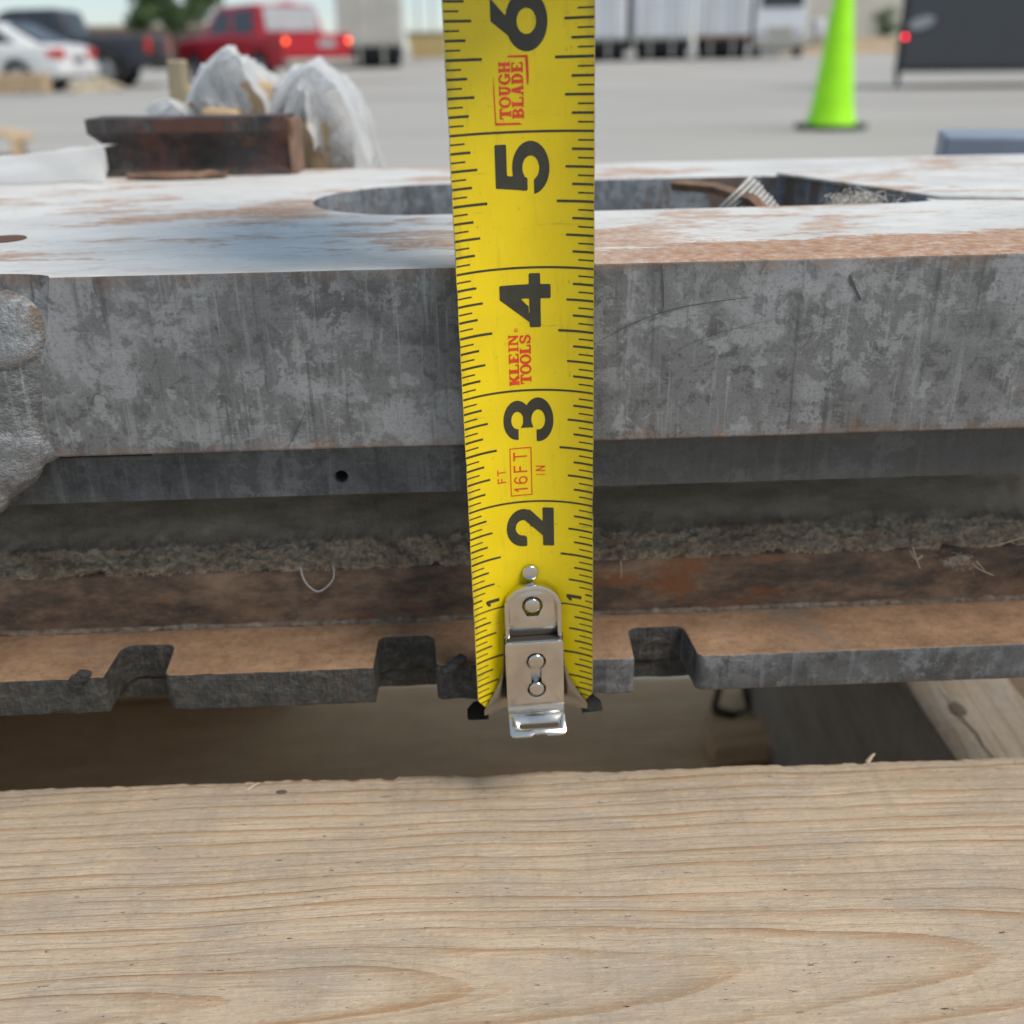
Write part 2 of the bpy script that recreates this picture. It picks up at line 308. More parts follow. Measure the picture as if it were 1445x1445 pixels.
# wood
def wood(name, axis_y, r0, tilt, delta, cols, grey=.35, edge=.006, seed=0.0, swap=False):
    """plain-sawn timber: growth rings as cones round a pith near axis_y; metres, grain along x"""
    m = Mat(name); vec = m.c
    if swap:
        a, b, cc = m.xyz(); vec = m.comb(b, a, cc)
    x, y, z = m.xyz(vec)
    w = m.n('ShaderNodeTexNoise'); m.put(w.inputs['Vector'], m.map((9, 26, 26), (seed, 0, 0), vec=vec)); w.inputs['Scale'].default_value = 1; w.inputs['Detail'].default_value = 3
    wv = m.math('SUBTRACT', w.outputs[0], .5)
    yy = m.math('ADD', m.math('SUBTRACT', m.math('SUBTRACT', y, axis_y), m.math('MULTIPLY', x, .03)), m.math('MULTIPLY', wv, .008))
    rr = m.math('ADD', m.math('ADD', r0, m.math('MULTIPLY', x, tilt)), m.math('MULTIPLY', wv, .0025))
    zz = m.math('ADD', rr, z)
    rad = m.math('SQRT', m.math('ADD', m.math('MULTIPLY', yy, yy), m.math('MULTIPLY', zz, zz)))
    fine = m.math('MULTIPLY', m.math('SUBTRACT', m.noise(1, 4, .6, 0, m.map((35, 900, 900), (seed, 0, 0), vec=vec)), .5), .0006)
    fr = m.math('FRACT', m.math('DIVIDE', m.math('ADD', rad, fine), delta))
    fr2 = m.math('FRACT', m.math('DIVIDE', m.math('ADD', rad, m.math('MULTIPLY', wv, .003)), delta * .43))
    late = m.ramp(fr, [(.0, .25), (.03, 0.0), (.62, .03), (.78, .45), (.93, 1.0), (.985, .9), (1, .3)])
    late2 = m.ramp(fr2, [(.0, 0.0), (.6, 0.0), (.95, .38), (1, 0.0)])
    var = m.ramp(m.noise(1, 3, .5, 0, m.map((14, 120, 120), (seed + 2, 0, 0), vec=vec)), [(.33, .3), (.6, 1.0)])
    late = m.math('MULTIPLY', m.math('MAXIMUM', late, late2), var)
    early = m.ramp(m.noise(1, 6, .65, 0, m.map((22, 75, 75), (seed, 4, 0), vec=vec)), [(.3, cols[0]), (.5, cols[1]), (.7, cols[2])])
    c = m.mix(m.math('MULTIPLY', late, .76), early, cols[3])
    gv = m.ramp(m.noise(1, 5, .7, 0, m.map((28, 60, 60), (seed + 5, 0, 0), vec=vec)), [(.43, 0.0), (.62, min(1, grey * 1.25))])
    c = m.mix(gv, c, (.29, .265, .235))
    fib = m.noise(1, 5, .65, 0, m.map((70, 1500, 1500), (seed, 0, 0), vec=vec))
    c = m.mix(m.ramp(fib, [(.3, .42), (.46, 0.0)]), c, tuple(v * .62 for v in cols[1]))
    iso = m.noise(1, 4, .8, 0, m.map((520, 1000, 1000), (seed, 2, 0), vec=vec))
    c = m.mix(m.ramp(iso, [(.28, .8), (.45, 0.0), (.57, 0.0), (.72, .5)]), c, m.ramp(iso, [(.49, tuple(v * .6 for v in cols[1])), (.51, tuple(min(1, v * 1.3) for v in cols[2]))]))
    c = m.mix(m.ramp(fib, [(.55, 0.0), (.72, .4)]), c, tuple(min(1, v * 1.3) for v in cols[2]))
    vs_ = m.noise(1, 5, .6, 0, m.map((260, 40, 40), (seed + 8, 0, 0), vec=vec))     # faint saw marks across the grain
    c = m.mix(m.ramp(vs_, [(.54, 0.0), (.70, .20)]), c, tuple(v * .6 for v in cols[0]))
    chip = m.noise(1, 5, .8, 0, m.map((170, 800, 800), (seed + 1, 0, 0), vec=vec))
    c = m.mix(m.ramp(chip, [(.63, 0.0), (.665, .9)]), c, (.06, .05, .04))
    h = m.math('ADD', m.math('ADD', m.math('MULTIPLY', fib, .5), m.math('MULTIPLY', late, .5)), m.math('MULTIPLY', m.ramp(chip, [(.66, 1.0), (.72, 0.0)]), .8))
    return m.out(c, .78, 0, m.bump(m.math('ADD', h, m.math('MULTIPLY', iso, .7)), .8, .0006), .25)
PINE = ((.42, .334, .243), (.495, .398, .294), (.565, .46, .345), (.32, .165, .055))
M_pine = wood('weathered_pine', -.066, .0035 + .0685 * .08, .08, .0041, PINE)
GREYW = ((.20, .165, .125), (.255, .215, .165), (.31, .265, .21), (.15, .11, .07))
M_oldwood = wood('greyed_timber', .01, .03, .05, .005, GREYW, .5, seed=4.0, swap=True)
BRNW = ((.46, .295, .155), (.54, .35, .19), (.60, .40, .225), (.30, .175, .08))
M_lowwood = wood('brown_plank', .02, .03, .05, .006, BRNW, .1, seed=9.0)
# ------------------------------------------------------------------ ground
def ground_mesh():
    bm = bmesh.new(); ys = [-60, -10, -3, 0, .6, 1.2, 2, 3, 4, 5, 6.1, 8, 10, 12, 14, 16, 18, 20, 22, 24, 26, 28, 30, 32, 34, 36, 38, 40, 42, 44, 46, 48, 50, 52, 60, 80, 120, 200, 400, 1000, 2500, 5000]
    xs = [-4000, -800, -200, -80, -40, -20, -10, -5, -2, 0, 2, 5, 10, 20, 40, 80, 200, 800, 4000]
    g = [[bm.verts.new((x, y, gz(y))) for x in xs] for y in ys]
    for a, b in zip(g, g[1:]):
        for i in range(len(xs) - 1): bm.faces.new((a[i], a[i + 1], b[i + 1], b[i]))
    return bm
m = Mat('concrete_yard')
c = m.ramp(m.noise(.35, 8, .62, .3, m.map((.45, 1, 1))), [(.3, (.30, .287, .27)), (.5, (.37, .355, .335)), (.7, (.43, .412, .39))])
c = m.mix(m.ramp(m.noise(2.2, 8, .7, .2), [(.5, 0.0), (.75, .35)]), c, (.29, .285, .275))
c = m.mix(m.ramp(m.noise(1.3, 5, .6, .8, m.map((.25, 1, 1), (4, 2, 0))), [(.6, 0.0), (.68, .3)]), c, (.22, .215, .21))
c = m.mix(m.ramp(m.noise(90, 6, .7), [(.55, 0.0), (.75, .4)]), c, (.55, .54, .52))
M_conc = m.out(c, .9, 0, m.bump(m.noise(120, 6, .7), .3, .004), .2)
g = obj('ground', ground_mesh(), M_conc); tag(g, kind='structure')

# ------------------------------------------------------------------ pallet of sawn timber
pal = root('wooden_pallet', 'sawn timber pallet carrying the stacked steel, pale pine board nearest', 'pallet', (0, 0, 0))
YAWB = R(1.25)
def plank(name, x0, x1, wid, th, mat, loc, rz=0, nx=160, rough=.0005, seed=0.0, parent=pal, swap=False):
    b = .0022; pr = [(0, -th + b), (0, -b), (-b * .3, -b * .3), (-b, 0)]
    k = 10
    pr += [(-b - (wid - 2 * b) * i / k, 0) for i in range(1, k + 1)] + [(-wid + b * .3, -b * .3), (-wid, -b), (-wid, -th + b), (-wid + b, -th), (-b, -th)]
    def d(x, i, y, z):
        n = fn((x, y, z), 60, seed) * rough + fn((x, y * 3, z * 3), 420, seed + 3) * rough * .35 * (2.2 if i in (1, 2, 3) else .5)
        if i in (1, 2, 3) and fn((x, 0, 0), 130, seed + 9) > .5: n -= rough * .7
        return (0, n * (1.0 if i < 5 else .3), n * .4)
    bm = sweep(pr, x0, x1, nx, d, True)
    if swap:
        for v in bm.verts: v.co = (v.co.y, v.co.x, v.co.z)
        bmesh.ops.recalc_face_normals(bm, faces=bm.faces)
    return obj(name, bm, mat, parent, loc, (0, 0, rz), smooth=True)
pf = at_z(722, 1087, .222)
near = plank('deck_board', -.42, .42, .140, .038, M_pine, (0, pf.y, .222), YAWB, 700, .0006)
tag(near, 'pale weathered pine board along the bottom of the picture')
plank('deck_board', -.42, .42, .140, .038, M_lowwood, (0, .505, .222), YAWB, 40, .0006, 4)
# stringers on edge
sx = at_z(1262, 958, .184).x
for xx, sd in ((sx, 1.0), (-.42, 2.0), (sx + .36, 3.0)):
    s = plank('stringer', -.45, 0, .038, .146, M_oldwood, (xx + .038, .512, .184), R(.8), 60, .0006, sd, swap=True)
tag(pal.children[2], 'greyed timber stringer on edge, with a split knot')
for i, (yy, wd) in enumerate(((.528, .14), (.232, .12))):
    plank('bottom_board', -.42, .42, wd, .037, M_lowwood, (0, yy, .0375), YAWB, 40, .0006, 12 + i)
plank('light_block_board', -.41, -.13, .038, .144, M_lowwood, (0, .552, .184), YAWB, 40, .0006, 31)  # board added to block light from behind, darkening the left under the stack
# knot and split on the stringer top
kp = at_z(1352, 1000, .1845)
m = Mat('dark_knot'); M_knot = m.out(m.ramp(m.noise(300, 6, .7), [(.3, (.05, .04, .032)), (.7, (.12, .095, .07))]), .85)
bm = bmesh.new()
pts = [(kp.x + math.cos(a) * .0026 * (1 + .35 * fn((a, 0, 0), 1.7, 2)), kp.y + math.sin(a) * .0040 * (1 + .35 * fn((a, 0, 0), 1.3, 5)), .18445) for a in [i * math.pi / 9 for i in range(18)]]
bm.faces.new([bm.verts.new(p) for p in pts]); obj('knot', bm, M_knot, pal)
bm = bmesh.new(); L = [(kp.x + .0007 * math.sin(i * 2.1) + i * .0005 - .002, kp.y + .012 - i * .0065) for i in range(9)]
vv = [(bm.verts.new((a - .0003 * math.sin(.3 + i * .33), b, .1844)), bm.verts.new((a + .0003 * math.sin(.3 + i * .33), b, .1844))) for i, (a, b) in enumerate(L)]
for p, q in zip(vv, vv[1:]): bm.faces.new((p[0], p[1], q[1], q[0]))
obj('split', bm, M_knot, pal)
# dent and small splinter marks on the near board edge
bn = at_z(397, 1117, .2222)
bm = bmesh.new(); bmesh.ops.create_icosphere(bm, subdivisions=2, radius=1)
for v in bm.verts: v.co = (bn.x + v.co.x * .0016, bn.y + v.co.y * .0009, .2219 + v.co.z * .0005)
obj('dent', bm, M_knot, pal)
M_splinter = plain('splinter_wood', (.46, .37, .27), .8, scale=200)
for px, py, l, h in ((358, 1111, .0022, .0008), (1230, 1069, .0014, .0006)):
    p = at_z(px, py, .222)
    bm = tube([(p.x - l, p.y - .001, .2212), (p.x, p.y, .2222 + h * .4), (p.x + l * .7, p.y + .0008, .222 + h)], .0006, 5, taper=.7)
    obj('splinter', bm, M_splinter, pal)

# ------------------------------------------------------------------ stack of steel
YAW = R(2.0); SY = .2085
def S(x, y, z): 
    return Vector((x * math.cos(YAW) - y * math.sin(YAW), SY + x * math.sin(YAW) + y * math.cos(YAW), z))
H2Z = lambda h: CAMZ - h * MM
# --- upper plate with elongated slot and weld at the left
zt, zb = H2Z(39.9), H2Z(78.4); th = zt - zb
plate = root('steel_plate', 'thick grey steel plate with rusty white top and a long cut-out', 'steel plate', (0, SY, (zt + zb) / 2), YAW)
out = []
x = -.2385
while x < .1575:
    out.append((x, fn((x, 0, 0), 300, 1) * .00012 + fn((x, 0, 0), 40, 3) * .0002)); x += .0015
out += [(.158, 0), (.206, .192), (-.24, .192)]
# slot: left end rounded, right end slanted
sl = [(-.010, .0735), (.02, .0725), (.118, .0715)]
slot = arc(-.019, .106, .034, 262, 98, 14, .0345) + [(.0, .1425), (.03, .1432), (.075, .1432), (.09, .1425), (.098, .1375), (.103, .125), (.108, .11), (.114, .095), (.1195, .083), (.1185, .0765), (.110, .0735), (.06, .0722), (.0, .0716)]
bm = extrude2d([out, slot], th, .0006, 2)
bmesh.ops.triangulate(bm, faces=[f for f in bm.faces if len(f.verts) > 4])
for f in bm.faces:
    cn = f.calc_center_median()
    if f.normal.z > .6: f.material_index = 1
    elif cn.y > .05 and cn.y < .18 and abs(cn.x) < .2: f.material_index = 2
pb = obj('plate_body', bm, [M_plate, M_top, M_slot], plate)
# torch-cut scoop in the upper front edge at the left
sc_ = []
for k in range(25):
    a_ = 2 * math.pi * k / 24; sc_.append((-.1035 + .0155 * math.cos(a_), -.002 + .0085 * math.sin(a_)))
cb = extrude2d([sc_[:-1]], .030)
for v in cb.verts:
    t_ = (v.co.z + .015) / .030; v.co.x = -.1035 + (v.co.x + .1035) * (.72 + .28 * t_) + fn(v.co, 200, 3) * .0006; v.co.y = -.004 + (v.co.y + .002) * (.35 + .65 * t_) + .002; v.co.z += th / 2 + .001
cut = obj('cutter', cb, [M_plate]); cut.parent = plate; cut.matrix_parent_inverse = Matrix()
md = pb.modifiers.new('cut', 'BOOLEAN'); md.object = cut; md.operation = 'DIFFERENCE'; md.solver = 'EXACT'
bpy.context.view_layer.update()
nm_ = bpy.data.meshes.new_from_object(pb.evaluated_get(bpy.context.evaluated_depsgraph_get()))
if len(nm_.polygons) > 50:
    pb.modifiers.clear(); pb.data = nm_
bpy.data.objects.remove(cut)
for p_ in pb.data.polygons: p_.use_smooth = False
# small drilled hole at the left: a flat dark rust-coloured disc
hp = at_z(5, 338, zt)
def to_local(root_, p): 
    return Matrix.Rotation(-root_.rotation_euler.z, 4, 'Z') @ (Vector(p) - root_.location)
hl = to_local(plate, hp)
M_hole = plain('rusty_hole', (.12, .06, .035), .9, scale=300)
bm = cyl(.0052, .0006, 24); obj('drilled_hole', bm, M_hole, plate, (hl.x, hl.y, th / 2 - .00005))
# rust flake on top
def blob(pts, sub=3, amp=.12, freq=120, seed=0.0, thresh=.004):
    """one lumpy surface from ellipsoids (centre, radii) by a smooth union sampled radially on a voxel hull"""
    mb = bpy.data.metaballs.new('t'); mb.resolution = thresh; mb.render_resolution = thresh; mb.threshold = .1
    for (cx, cy, cz), (rx, ry, rz_) in pts:
        e = mb.elements.new(type='ELLIPSOID'); e.co = (cx * 100, cy * 100, cz * 100); r = max(rx, ry, rz_); e.radius = r * 100 * 1.35; e.size_x, e.size_y, e.size_z = rx / r, ry / r, rz_ / r; e.stiffness = 4
    ob = bpy.data.objects.new('t', mb); COL.objects.link(ob); mb.resolution = thresh * 100; mb.render_resolution = thresh * 100
    bpy.context.view_layer.update()
    me = bpy.data.meshes.new_from_object(ob.evaluated_get(bpy.context.evaluated_depsgraph_get()))
    bpy.data.objects.remove(ob); bpy.data.metaballs.remove(mb)
    bm = bmesh.new(); bm.from_mesh(me); bpy.data.meshes.remove(me)
    bmesh.ops.scale(bm, vec=(.01, .01, .01), verts=bm.verts)
    bm.normal_update(); r0 = min(p[1][0] for p in pts)
    for v in bm.verts:
        v.co += v.normal * r0 * amp * (fn(v.co, freq, seed) + .5 * fn(v.co, freq * 3, seed) + .25 * fn(v.co, freq * 8, seed))
    return bm
# weld: round stub face above, sagging bead below
wz = lambda h: H2Z(h) - (zt + zb) / 2
bm = bmesh.new(); prev = None; NA = 48
prof_ = [(.0, .0034), (.0018, .0034), (.0036, .00335), (.0054, .0032), (.0068, .0029), (.0077, .0023), (.0083, .0014), (.0088, .0), (.0092, -.003), (.0098, -.005)]
for i, (r_, h_) in enumerate(prof_):
    row = []
    for k in range(NA):
        a_ = 2 * math.pi * k / NA; w_ = 1 + .07 * fn((math.cos(a_), math.sin(a_), 0), 1.1, 3)
        p_ = Vector((r_ * 1.02 * w_ * math.cos(a_), -h_, r_ * .98 * w_ * math.sin(a_)))
        p_ += Vector((0, 1, 0)) * (.0005 * fn(p_, 260, 4) + .0003 * fn(p_, 700, 8)) * min(1, r_ * 500)
        row.append(bm.verts.new(p_))
    if prev:
        for k in range(NA): bm.faces.new((prev[k], prev[(k + 1) % NA], row[(k + 1) % NA], row[k]))
    prev = row
bmesh.ops.remove_doubles(bm, verts=bm.verts, dist=1e-6); bmesh.ops.recalc_face_normals(bm, faces=bm.faces)
obj('weld_stub', bm, M_stub, plate, (-.1022, .0016, wz(51.2)), (R(-7), 0, R(6)), smooth='all')
bm = blob([((-.1065, .0026, wz(55)), (.0115, .0038, .0095)), ((-.1085, .0018, wz(63)), (.0105, .0040, .0080)), ((-.1080, .0020, wz(69)), (.0098, .0042, .0075)), ((-.1095, .0014, wz(75)), (.0105, .0044, .0070)), ((-.1130, .0008, wz(80)), (.0105, .0045, .0065)), ((-.118, .0, wz(86)), (.0085, .0045, .0055)), ((-.1025, .0022, wz(77)), (.0055, .0028, .0030))], amp=.05, freq=260, seed=3, thresh=.0009)
obj('weld_bead', bm, M_weld, plate, smooth='all')
# --- flat bar under the plate
bz0 = H2Z(92.0)
bar = root('flat_bar', 'dark flat steel bar sandwiched under the thick plate', 'steel bar', (0, SY, 0), YAW)
o1 = [(-.24, zb - .0003), (-.24, bz0), (.192, bz0), (.192, zb - .0003), (-.0795, zb - .0003), (-.0795, zb - .0025), (-.103, zb - .0025), (-.103, zb - .0003)]
hb = at_y(484, 671, SY + .006); hbx = hb.x
bm = extrude2d([o1, [(hbx + .0014 * math.cos(a * math.pi / 10), hb.z + .0014 * math.sin(a * math.pi / 10)) for a in range(20)]], .012, .0004, 1, 'XZ')
for v in bm.verts: v.co.y += .0065 + .006
obj('bar_body', bm, M_bar, bar)
# --- toothed rail at the bottom
rail = root('toothed_rail', 'rusty stepped steel rail with square notches, lowest of the stack', 'steel rail', (0, SY, 0), YAW)
zf, zl = H2Z(144.2), H2Z(134.2)
def notch(a, b, d=.0142, r=.0026):
    return [(a, .0)] + [(a + .0003, d - r)] + arc(a + .0003 + r, d - r, r, 180, 90, 5) + arc(b - r - .0008, d - r, r, 90, 0, 5) + [(b, .0012), (b + .0012, .0)]
o2 = [(-.24, 0)] + notch(-.0975, -.0832) + notch(-.0338, -.0188) + notch(.0288, .0442) + [(.175, 0), (.175, .022), (-.24, .022)]
dense = []
for (a, b) in zip(o2, o2[1:] + o2[:1]):
    n = max(1, int(math.hypot(b[0] - a[0], b[1] - a[1]) / .0012))
    for i in range(n):
        p = (a[0] + (b[0] - a[0]) * i / n, a[1] + (b[1] - a[1]) * i / n)
        rough_ = .0006 if p[0] < .025 else .00022
        q = p[1] + (fn((p[0], p[1], 0), 220, 2) * rough_ if p[1] < .018 else 0)
        dense.append((p[0], q))
bm = extrude2d([dense], zl - zf, .00035, 1)
bmesh.ops.triangulate(bm, faces=[f for f in bm.faces if len(f.verts) > 4])
bmesh.ops.subdivide_edges(bm, edges=[e for e in bm.edges if abs(e.verts[0].co.z - e.verts[1].co.z) > .004], cuts=4)
bm.normal_update()
for f in bm.faces:
    c = f.calc_center_median()
    f.material_index = 0 if f.normal.z > .75 else (2 if c.x > .043 or (c.x > .018 and c.y < .004) else 1)
for v in bm.verts:
    if v.co.y < .018 and abs(v.co.z) < .0046:
        a_ = .0005 if v.co.x < .025 else .0002
        v.co.y += a_ * fn(v.co, 330, 6); v.co.x += a_ * .5 * fn(v.co, 300, 9)
    if v.co.z < -.004 and v.co.x < -.1 + .02: v.co.z += .0012 * abs(fn((v.co.x, 0, 0), 160, 4))
obj('toothed_ledge', bm, [M_ledge, M_cut, M_tooth], rail, (0, 0, (zf + zl) / 2))
# torn burr on the left tooth and beside the tape
bp = at_y(228, 966, SY - .004)
for i, (px, py, ln) in enumerate(((112, 958, .006), (640, 938, .004))):
    p = to_local(rail, at_y(px, py, SY + (-.0042 if i == 0 else -.0012))); 
    bm = blob([((p.x - .0012, p.y, p.z - .0014), (.0016, .0008, .0010)), ((p.x, p.y, p.z), (.0018, .0009, .0010)), ((p.x + .0014, p.y, p.z + .0014), (.0016, .0008, .0010))], amp=.4, freq=500, seed=i * 3.0, thresh=.0005)
    obj('burr', bm, M_cut, rail, smooth='all')
hz = H2Z
lowlip = sweep([(.0148, zf - .0002), (.0148, hz(149.5)), (.0214, hz(149.5)), (.0214, zf - .0002)], -.24, .175, 200, lambda x, i, y, z: (0, fn((x, y, z), 260, 5) * .0005, fn((x, y, z), 160, 8) * .0004 if i in (1, 2) else 0), True)
obj('lower_lip', lowlip, M_cut, rail, smooth=True)
core = [(.0217, hz(149.3)), (.0217, hz(133.8)), (.0212, hz(128)), (.0208, hz(120.0)), (.0216, hz(118.6)), (.0235, hz(118.2))]
def dstep(x, i, y, z): return (0, fn((x, y, z), 140, 5) * .0002, fn((x, y, z), 90, 8) * .0002)
bm = sweep(core + [(.10, hz(118.2)), (.10, hz(149.3))], -.24, .175, 200, dstep, True)
obj('rail_core', bm, M_step, rail, smooth=True)
# dark recessed flank above the step
fl = [(.050, hz(112)), (.0525, hz(106)), (.054, hz(101)), (.058, hz(97.5)), (.07, hz(96)), (.07, hz(91.2)), (.17, hz(91.2)), (.17, hz(117.9)), (.05, hz(117.9))]
bm = sweep(fl, -.24, .175, 160, lambda x, i, y, z: (0, fn((x, y, z), 70, 3) * .0006, fn((x, y, z), 60, 8) * .0005), True)
obj('rail_flank', bm, M_smooth, rail, smooth=True)
# packed dust on the step
NF, NS = 26, 22                                        # crumbling front face, then a dusty film sloping back
pr = [(.0216 + .0030 * (i / NF) ** 1.4, hz(118.9) + .0066 * i / NF) for i in range(NF)] + [(.0246 + .029 * (i / NS), hz(112.3) + .0088 * (i / NS) ** 1.1) for i in range(NS + 1)]
def ddust(x, i, y, z):
    f = 1.0 if i < NF else max(.10, 1 - (i - NF) / 5)
    e = min(1, (i + .6) / 3)
    lay = fn((x * .45, 0, z), 700, 4) * .0009 + abs(fn((x * .6, 0, z), 1300, 7)) * .0010 + fn((x, y, z), 2600, 1) * .0005
    bite = max(0, fn((x, 0, z * 1.5), 210, 31) - .05) * .0032 + max(0, fn((x, 0, z), 620, 37)) * .0012      # bits that fell out
    soft = fn((x, y * 1.5, 0), 90, 2) * .0007 + fn((x, y, 0), 300, 15) * .0003
    rim = (fn((x, 0, 0), 130, 12) * .0007 + fn((x, 0, 0), 420, 14) * .0005) * math.exp(-((i - NF) / 4.0) ** 2)
    return (fn((x, y, z), 900, 21) * .0004 * f, (bite - lay) * f * e, soft * (.3 if i < NF else 1) * e + lay * .5 * f * e + rim)
bm = sweep(pr, -.155, .1745, 1200, ddust)
dl = obj('dust_layer', bm, M_dust, rail, smooth='all'); tag(dl, kind='stuff')
# pale line where ledge meets step
cp = [(.0209 , hz(134.15)), (.0206, hz(133.7)), (.0209, hz(133.2)), (.0216, hz(132.9))]
bm = sweep(cp, -.24, .175, 700, lambda x, i, y, z: (0, -abs(fn((x, i * .3, 0), 420, 3)) * .0009 + .0003 + .0004 * fn((x, 0, 0), 60, 9), -.0003 + fn((x, i * .4, 0), 300, 6) * .0005 + max(0, fn((x, 0, 0), 200, 1)) * .0004 * (i > 1)))
obj('caulk_line', bm, M_caulk, rail, smooth=True)
# dust clumps, fibres
M_fib = plain('dry_fibre', (.30, .24, .165), .9, scale=300); M_lint = plain('grey_lint', (.33, .285, .235), 1, scale=300); M_thread = plain('pale_thread', (.45, .44, .41), .8, scale=300)
def clump(px, py, yy, r, n, seed, name='dust_clump', label=None, mat=M_lint, flat=.55):
    random.seed(seed); p = to_local(rail, at_y(px, py, yy)); bm = bmesh.new()
    b0 = blob([((p.x + random.gauss(0, r * .6), p.y + r * .35 + random.gauss(0, r * .1), p.z - r * .2 + random.gauss(0, r * .22)), (r * random.uniform(.5, .8), r * .45, r * random.uniform(.25, .4))) for k in range(5)], amp=.5, freq=600, seed=seed, thresh=.0006)
    me = bpy.data.meshes.new('t'); b0.to_mesh(me); b0.free(); bm.from_mesh(me); bpy.data.meshes.remove(me)
    bmesh.ops.subdivide_edges(bm, edges=bm.edges[:], cuts=1); bm.normal_update()
    for v in bm.verts: v.co += v.normal * (.0006 * fn(v.co, 1500, 3) + .0004 * fn(v.co, 3500, 5))
    for k in range(n):
        q = Vector((random.gauss(0, r * .9), random.gauss(-r * .1, r * .3), random.gauss(0, r * flat * .7)))
        d = Vector((random.gauss(0, 1), random.gauss(0, .6), random.gauss(0, .7))).normalized() * r * random.uniform(.12, .42)
        e = Vector((random.gauss(0, 1), random.gauss(0, 1), random.gauss(0, 1))) * r * .2
        tube([p + q - d, p + q + e, p + q + d], random.uniform(.00003, .00008), 3, bm)
    o = obj(name, bm, mat, rail); tag(o, label, kind='stuff'); return o
for i, a in enumerate(((1158, 712, SY + .0400, .0036, 200), (1250, 768, SY + .027, .0030, 160), (1350, 790, SY + .0215, .0022, 140), (1330, 768, SY + .028, .0030, 120), (1390, 738, SY + .038, .0036, 160))):
    clump(*a, i + 1)
def fibre(name, pix, yy, r, mat=M_fib):
    pts = [to_local(rail, at_y(px, py, yy + dy)) for px, py, dy in pix]
    # smooth the polyline
    for _ in range(2):
        q = [pts[0]]
        for a, b in zip(pts, pts[1:]): q += [a * .75 + b * .25, a * .25 + b * .75]
        pts = q + [pts[-1]]
    return obj(name, tube(pts, r, 5, taper=.4), mat, rail)
fibre('thread', [(424, 800, 0), (428, 818, -.001), (440, 832, -.002), (452, 836, -.002), (468, 822, -.001), (472, 812, 0), (470, 798, .001)], SY + .0185, .00022, M_thread)
for pix in ([(1288, 772, 0), (1292, 786, -.001), (1298, 802, -.002)], [(1302, 784, 0), (1292, 792, -.001), (1284, 776, -.001)], [(1195, 760, 0), (1206, 757, -.001), (1214, 763, 0)],
            [(1378, 792, 0), (1385, 800, -.001), (1390, 806, -.002)], [(1372, 795, 0), (1380, 803, -.002), (1402, 812, -.003)], [(876, 792, 0), (877, 806, -.002), (876, 816, -.002)],
            [(1395, 772, 0), (1420, 766, -.001), (1445, 758, 0)]):
    fibre('straw', pix, SY + .0185, random.uniform(.00012, .00022))
# scratches and rust runs on the plate face
M_scr = plain('dark_scratch', (.06, .06, .062), .5, scale=300); M_scrr = plain('rust_run', (.15, .095, .06), .9, scale=300, var=.35); M_scl = plain('bright_scratch', (.36, .37, .38), .45, scale=300)
def scratch(pix, w, mat):
    pts = []
    for px, py in pix:
        d_ = ray(px, py); k_ = (SY - CAMZ * 0) / (d_.y - d_.x * math.tan(YAW)); pts.append(to_local(plate, Vector((0, 0, CAMZ)) + d_ * k_))
    for _ in range(3):
        q = [pts[0]]
        for a_, b_ in zip(pts, pts[1:]): q += [a_ * .75 + b_ * .25, a_ * .25 + b_ * .75]
        pts = q + [pts[-1]]
    bm = bmesh.new(); row = []
    for i, p_ in enumerate(pts):
        t_ = (pts[min(i + 1, len(pts) - 1)] - pts[max(i - 1, 0)]).normalized(); n_ = Vector((-t_.z, 0, t_.x)); e_ = math.sin(math.pi * (i + .35) / (len(pts) - .3)) ** .6 * w * (.7 + .6 * abs(fn(p_, 500, 4)))
        row.append((bm.verts.new((p_.x - n_.x * e_, -.00032, p_.z - n_.z * e_)), bm.verts.new((p_.x + n_.x * e_, -.00032, p_.z + n_.z * e_))))
    for a_, b_ in zip(row, row[1:]): bm.faces.new((a_[0], a_[1], b_[1], b_[0]))
    bmesh.ops.recalc_face_normals(bm, faces=bm.faces)
    if sum(f.normal.y for f in bm.faces) > 0: bmesh.ops.reverse_faces(bm, faces=bm.faces)
    obj('scratch', bm, mat, plate)
for pix, w, mt in (([(846, 480), (900, 452), (950, 435), (1010, 425), (1058, 419)], .00012, M_scr), ([(935, 505), (985, 478), (1040, 462), (1092, 450)], .00006, M_scr), ([(1198, 388), (1206, 408), (1214, 424)], .00035, M_scr), ([(933, 372), (935, 400), (936, 436)], .00022, M_scr),
                   ([(407, 630), (420, 605), (432, 578)], .00008, M_scr),
                   ([(885, 570), (880, 590), (890, 610)], .00007, M_scr)):
    scratch(pix, w, mt)
# dunnage that carries the rail
dn = obj('dunnage_strip', box(-.4, .4, .395, .47, .2225, hz(149.7), .001), M_lowwood); tag(dn, 'thin timber packing strip between pallet and steel rail', 'timber strip')
# offcut and bent wire on the low board, under the stack
p = at_z(1060, 1058, .038)
of = obj('wood_offcut', box(-.025, .022, -.012, .012, 0, .012, .001), M_lowwood, None, (p.x, p.y, .0385), (0, 0, R(6))); tag(of, 'small dark wood offcut lying on the low board beside the stringer', 'wood block')
p = at_z(1032, 1004, .038); M_wire = plain('rusty_wire', (.055, .045, .038), .7, .3, scale=300)
bw = obj('bent_wire', tube([(-.010, 0, .002), (-.006, .004, .022), (.0, .004, .03), (.0045, .002, .022), (.010, -.003, .003), (.0, -.006, .0016), (-.011, 0, .0018)], .0022, 7), M_wire, None, (p.x, p.y, .0385)); tag(bw, 'bent rusty wire loop under the stack near the stringer', 'wire')
